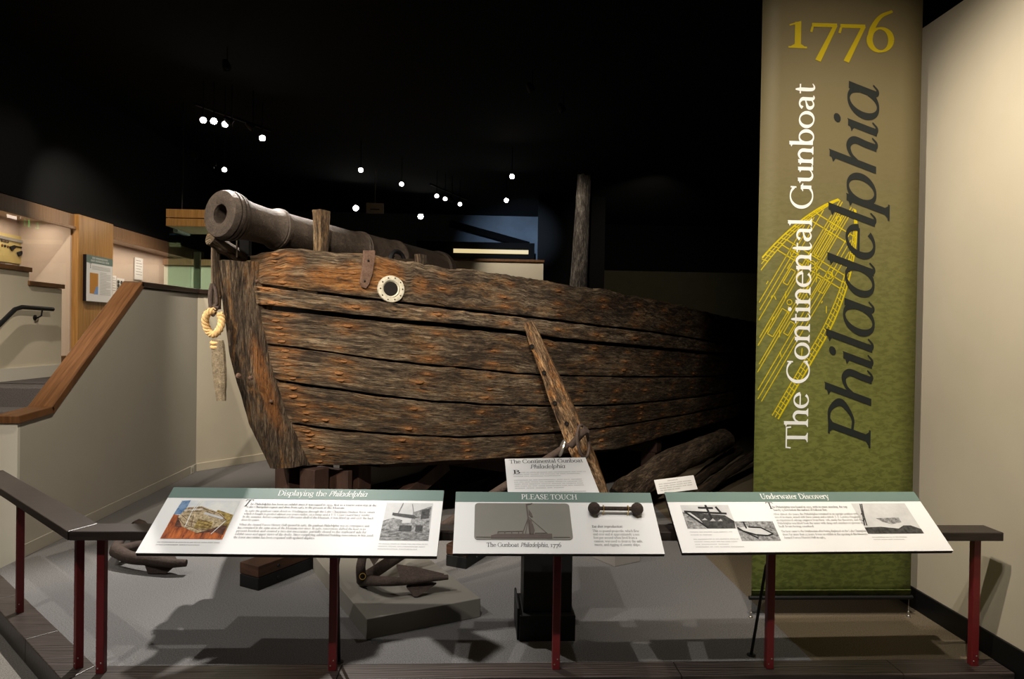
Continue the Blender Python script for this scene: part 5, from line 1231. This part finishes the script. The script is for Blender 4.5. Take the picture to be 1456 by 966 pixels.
# ================================================================== BANNER
YB = 3.90; bx0, bx1 = 1.580, 2.512
bn = empty('banner', ((bx0+bx1)/2, YB, .10), 'tall green and brown hanging banner reading The Continental Gunboat Philadelphia 1776', 'banner')
V, F = [], []; nzr = 60
for i in range(nzr+1):
    z = .12+(4.12-.12)*i/nzr
    for j in range(9):
        x = bx0+(bx1-bx0)*j/8; V.append(Vector((x, YB, z)))
F = [(i*9+j, i*9+j+1, (i+1)*9+j+1, (i+1)*9+j) for i in range(nzr) for j in range(8)]
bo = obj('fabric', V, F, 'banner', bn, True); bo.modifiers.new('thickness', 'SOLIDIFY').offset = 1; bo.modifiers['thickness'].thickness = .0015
tube('bottom_bar', [(bx0-.012, YB, .112), (bx1+.012, YB, .112)], .012, 'black_iron', bn, 10)
tube('top_bar', [(bx0-.012, YB, 4.13), (bx1+.012, YB, 4.13)], .012, 'black_iron', bn, 10)
tube('hem', [(bx0, YB-.002, .155), (bx1, YB-.002, .155)], .004, 'banner', bn, 6)
for x in (bx0, bx1-.008):
    tube('cable', [(x, YB, .112), (x, YB, .004)], .0012, 'steel', bn, 6)
    tube('cable', [(x, YB, 4.13), (x, YB, 4.75)], .0015, 'steel', bn, 6)
    lathe('floor_anchor', [(0, 0), (0, .014), (.006, .012), (.01, .005), (.03, .006), (.034, .003), (.05, .003), (.052, 0)], (x, YB, 0), (0, 0, 1), 'steel', bn, 10)
def bp(x, y): P = AY(x, y, YB); return (P.x, P.z)
a, b = bp(1147, 638), bp(1155, 119)                     # baseline of the white line, reading upwards
letter('lettering', 'The Continental Gunboat', (a[0]+.003, YB-.0022, a[1]), (0, 0, 1), (-1, 0, 0), .196, 'inkwhite', bn, b[1]-a[1], q=1.6)
a, b = bp(1236, 640), bp(1243, 128)
letter('lettering', [('Philadelphia', True)], (a[0]+.004, YB-.0026, a[1]), (0, 0, 1), (-1, 0, 0), .385, 'darkslate', bn, b[1]-a[1]+.02, q=2.0)
a, b = bp(1116, 68), bp(1272, 68)
letter('lettering', '1776', (a[0], YB-.0022, a[1]), (1, 0, 0), (0, 0, 1), .335, 'yellow2', bn, b[0]-a[0], q=2.0)
# the boat plan printed in yellow: long axis runs down to the left
ap = Vector(bp(1208, 284)); ft = Vector(bp(1046, 560)); pd_ = (ft-ap); PLn = pd_.length; pd_.normalize(); pq = Vector((-pd_.y, pd_.x))
if pq.x < 0: pq = -pq
def pw(u): return .285*math.sin(min(1, (u+.005)/.62)*math.pi/2)**.62
def pl2d(u, v): P = ap+pd_*(u*PLn)+pq*(v); return (P.x, P.y)
segs = []
def pline(pts, wd=.006):
    dense = []
    for (u0, v0), (u1, v1) in zip(pts, pts[1:]):
        n = max(1, int(abs(u1-u0)*30)); dense += [(u0+(u1-u0)*k/n, v0+(v1-v0)*k/n) for k in range(n)]
    dense.append(pts[-1])
    for q_ in strip2([pl2d(*p) for p in dense], wd):
        if all(bx0+.002 < x < bx1 for x, z in q_): segs.append(q_)
us = [i/40 for i in range(41)]
for kf, wd in ((1, .009), (.93, .005), (.86, .006)):
    for sgn in (1, -1): pline([(u, sgn*pw(u)*kf) for u in us if u > (.0 if kf == 1 else .02)], wd)
for i in range(3, 40):
    u = i/40
    for sgn in (1, -1): pline([(u, sgn*pw(u)*.86), (u+.006, sgn*pw(u))], .005)
for v in (-.15, -.125, -.10, -.045, -.03, .03, .045, .10, .125, .15):
    u0 = next((u for u in us if pw(u)*.86 > abs(v)), 0); pline([(u0, v), (.97, v)], .005)
for u in (.13, .17, .30, .33, .36, .52, .55, .72, .75, .90): pline([(u, -pw(u)*.86), (u, pw(u)*.86)], .006)
for u0, u1, v0, v1 in ((.18, .29, -.02, .02), (.06, .15, -.018, .018), (.37, .50, .06, .09), (.40, .47, -.09, -.06), (.57, .70, -.018, .018), (.6, .66, .06, .09), (.36, .42, .11, .14)):
    pline([(u0, v0), (u1, v0), (u1, v1), (u0, v1), (u0, v0)], .005)
for v in (-.008, .008): pline([(.05, v), (.30, v)], .006)
for (u, v, r_) in ((.335, 0, .022), (.335, .12, .02), (.335, -.12, .02), (.53, .0, .015), (.1, 0, .014)):
    pline([(u+r_/PLn*math.cos(a), v+r_*math.sin(a)) for a in np.linspace(0, 6.283, 13)], .005)
for k in range(26):
    u = random.uniform(.3, .9); v = random.uniform(-.2, .2); pline([(u, v), (u+random.uniform(.01, .04), v+random.choice((0, .02)))], .005)
Vv, Ff = [], []
for kk, q_ in enumerate(segs):
    b = len(Vv); Vv += [Vector((x, YB-.0016-(kk % 23)*2.5e-5, z)) for x, z in q_]; Ff.append((b, b+1, b+2, b+3))
obj('boat_plan', Vv, Ff, 'yellow', bn)

# ================================================================== LAMPS ON THE CEILING
LZ = 4.25
def at_h(x, y, z=LZ): d = ray(x, y); return CAM+d*((z-CAMH)/d.z)
def lamp_mesh():
    parts = {}
    V, F = [], []; seg = 14
    prof = [(.0, .050), (-.004, .056), (-.05, .055), (-.09, .046), (-.13, .030), (-.14, .0)]
    for a, r in prof:
        for k in range(seg): t_ = 2*math.pi*k/seg; V.append((r*math.cos(t_), r*math.sin(t_), -a))
    for i in range(len(prof)-1):
        for k in range(seg): F.append((i*seg+k, i*seg+(k+1) % seg, (i+1)*seg+(k+1) % seg, (i+1)*seg+k))
    me = bpy.data.meshes.new('lamp_can'); me.from_pydata(V, [], F); me.materials.append(M['can']); parts['can'] = me
    for nm, mt in (('lit', 'lamp'), ('big', 'lampbig'), ('off', 'black')):
        me = bpy.data.meshes.new('lens'); me.from_pydata([(.047*math.cos(2*math.pi*k/seg), .047*math.sin(2*math.pi*k/seg), .006) for k in range(seg)], [], [tuple(range(seg-1, -1, -1))]); me.materials.append(M[mt]); parts[nm] = me
    V = boxv((-.006, -.006, -.02), (.006, .006, .14)); me = bpy.data.meshes.new('stem'); me.from_pydata([tuple(v) for v in V], [], BF); me.materials.append(M['can']); parts['stem'] = me
    return parts
LM = lamp_mesh()
def track_lamp(P, aim, state, label, group=None, scale=.85):
    t = empty('track_lamp', P, label, 'lamp', group)
    q = (Vector(aim)-Vector(P)).normalized().to_track_quat('-Z', 'Y').to_euler()
    for nm, key, rot in (('can', 'can', q), ('lens', state, q), ('stem', 'stem', None)):
        o = bpy.data.objects.new(nm, LM[key]); COL.objects.link(o); o.parent = t; o.scale = (scale,)*3
        if rot: o.rotation_euler = rot
        if nm == 'stem': o.location = (0, 0, .03); o.scale = (1, 1, (4.75-P[2]-.03)/.14)
    return t
LA = [((48, 194), 'lit'), ((36, 187), 'off'), ((84, 212), 'lit'), ((76, 204), 'off'), ((101, 215), 'off'), ((131, 228), 'off'), ((146, 235), 'off'), ((162, 248), 'lit')]
for (p, s_) in LA: track_lamp(at_h(*p), (-1.0, 3.5, .5) if s_ == 'lit' else (-5.2, 10, 2), s_, 'black track lamp, %s, on the long track above the oak cases' % ('lit' if s_ == 'lit' else 'unlit'), 'lamps on the track above the oak cases')
LB = [((289, 171), 'lit'), ((304, 172.5), 'big'), ((320, 177), 'lit'), ((330, 176), 'off'), ((373, 196.5), 'big'), ((360, 183), 'off')]
for (p, s_) in LB: track_lamp(at_h(*p), (-.6, 3.0, .8) if s_ != 'off' else (1, 12, 1), s_, {'lit': 'lit track lamp beside the dazzling one high above the muzzle', 'big': 'dazzling track lamp high above the cannon muzzle', 'off': 'unlit track lamp high above the cannon muzzle'}[s_], 'lamps high above the cannon muzzle')
LC = [((264, 222), 'off'), ((277, 225), 'off'), ((304, 237), 'off'), ((319, 241.5), 'lit'), ((513, 242), 'lit'), ((571, 262), 'lit')]
for (p, s_) in LC: track_lamp(at_h(*p), (-.6, 3.0, .8) if s_ != 'off' else (-4, 12, 1), s_, 'small %s ceiling lamp over the cannon barrel' % ('lit' if s_ == 'lit' else 'unlit'), 'small lamps over the cannon barrel')
LD = [((621, 279), 'lit'), ((633, 283), 'lit'), ((643, 286), 'off'), ((654, 290.5), 'lit')]
for (p, s_) in LD: track_lamp(at_h(*p), (-.2, 5.0, .8) if s_ != 'off' else (2, 16, 1), s_, '%s lamp on the short sloping track behind the cannon' % ('lit' if s_ == 'lit' else 'unlit'), 'lamps on the short track behind the cannon')
for p, lb in (((598, 308), 'brightest dazzling lamp low over the cannon breech'), ((506, 296), 'dazzling lamp just above the cannon barrel beside the hanging sign box')):
    track_lamp(at_h(*p), (0, 0, 1.4), 'big', lb, None, 1.25)
for p, lb in (((728, 251), 'bright lamp with a dangling cord near the mast'), ((720, 285), 'lower small bright lamp near the mast')): track_lamp(at_h(*p), (0, 0, 1.4), 'big', lb)
for p in ((323, 99), (757, 130), (801, 158)): track_lamp(at_h(*p, 4.5), (-2, 8, 1) if p[0] < 500 else (3, 9, 1), 'off', 'unlit black ceiling lamp in the dark above the hull', 'unlit lamps in the dark ceiling')
def track(a, b, label):
    t = beam('lamp_track', a, b, .035, .03, 'can'); tag(t, label, 'track'); return t
track(at_h(-60, 132, 4.44), at_h(175, 238, 4.44), 'long black lamp track above the oak cases')
track(at_h(278, 148, 4.44), at_h(385, 186, 4.44), 'black lamp track high above the cannon muzzle')
track(at_h(612, 262, 4.44), at_h(664, 284, 4.44), 'short sloping lamp track behind the cannon')
# hanging sign box seen from its back
hs_ = at_h(533, 296, 4.0); hb_ = empty('hanging_sign_box', hs_, 'small grey sign box hung by a rod above the cannon', 'sign')
box('housing', (hs_.x-.17, hs_.y, hs_.z-.10), (hs_.x+.17, hs_.y+.06, hs_.z+.10), 'wall2', hb_, .004)
box('slot', (hs_.x-.09, hs_.y-.004, hs_.z-.035), (hs_.x+.09, hs_.y, hs_.z-.015), 'ink', hb_)
tube('rod', [(hs_.x, hs_.y+.03, hs_.z+.1), (hs_.x, hs_.y+.03, 4.75)], .008, 'wall2', hb_, 6)
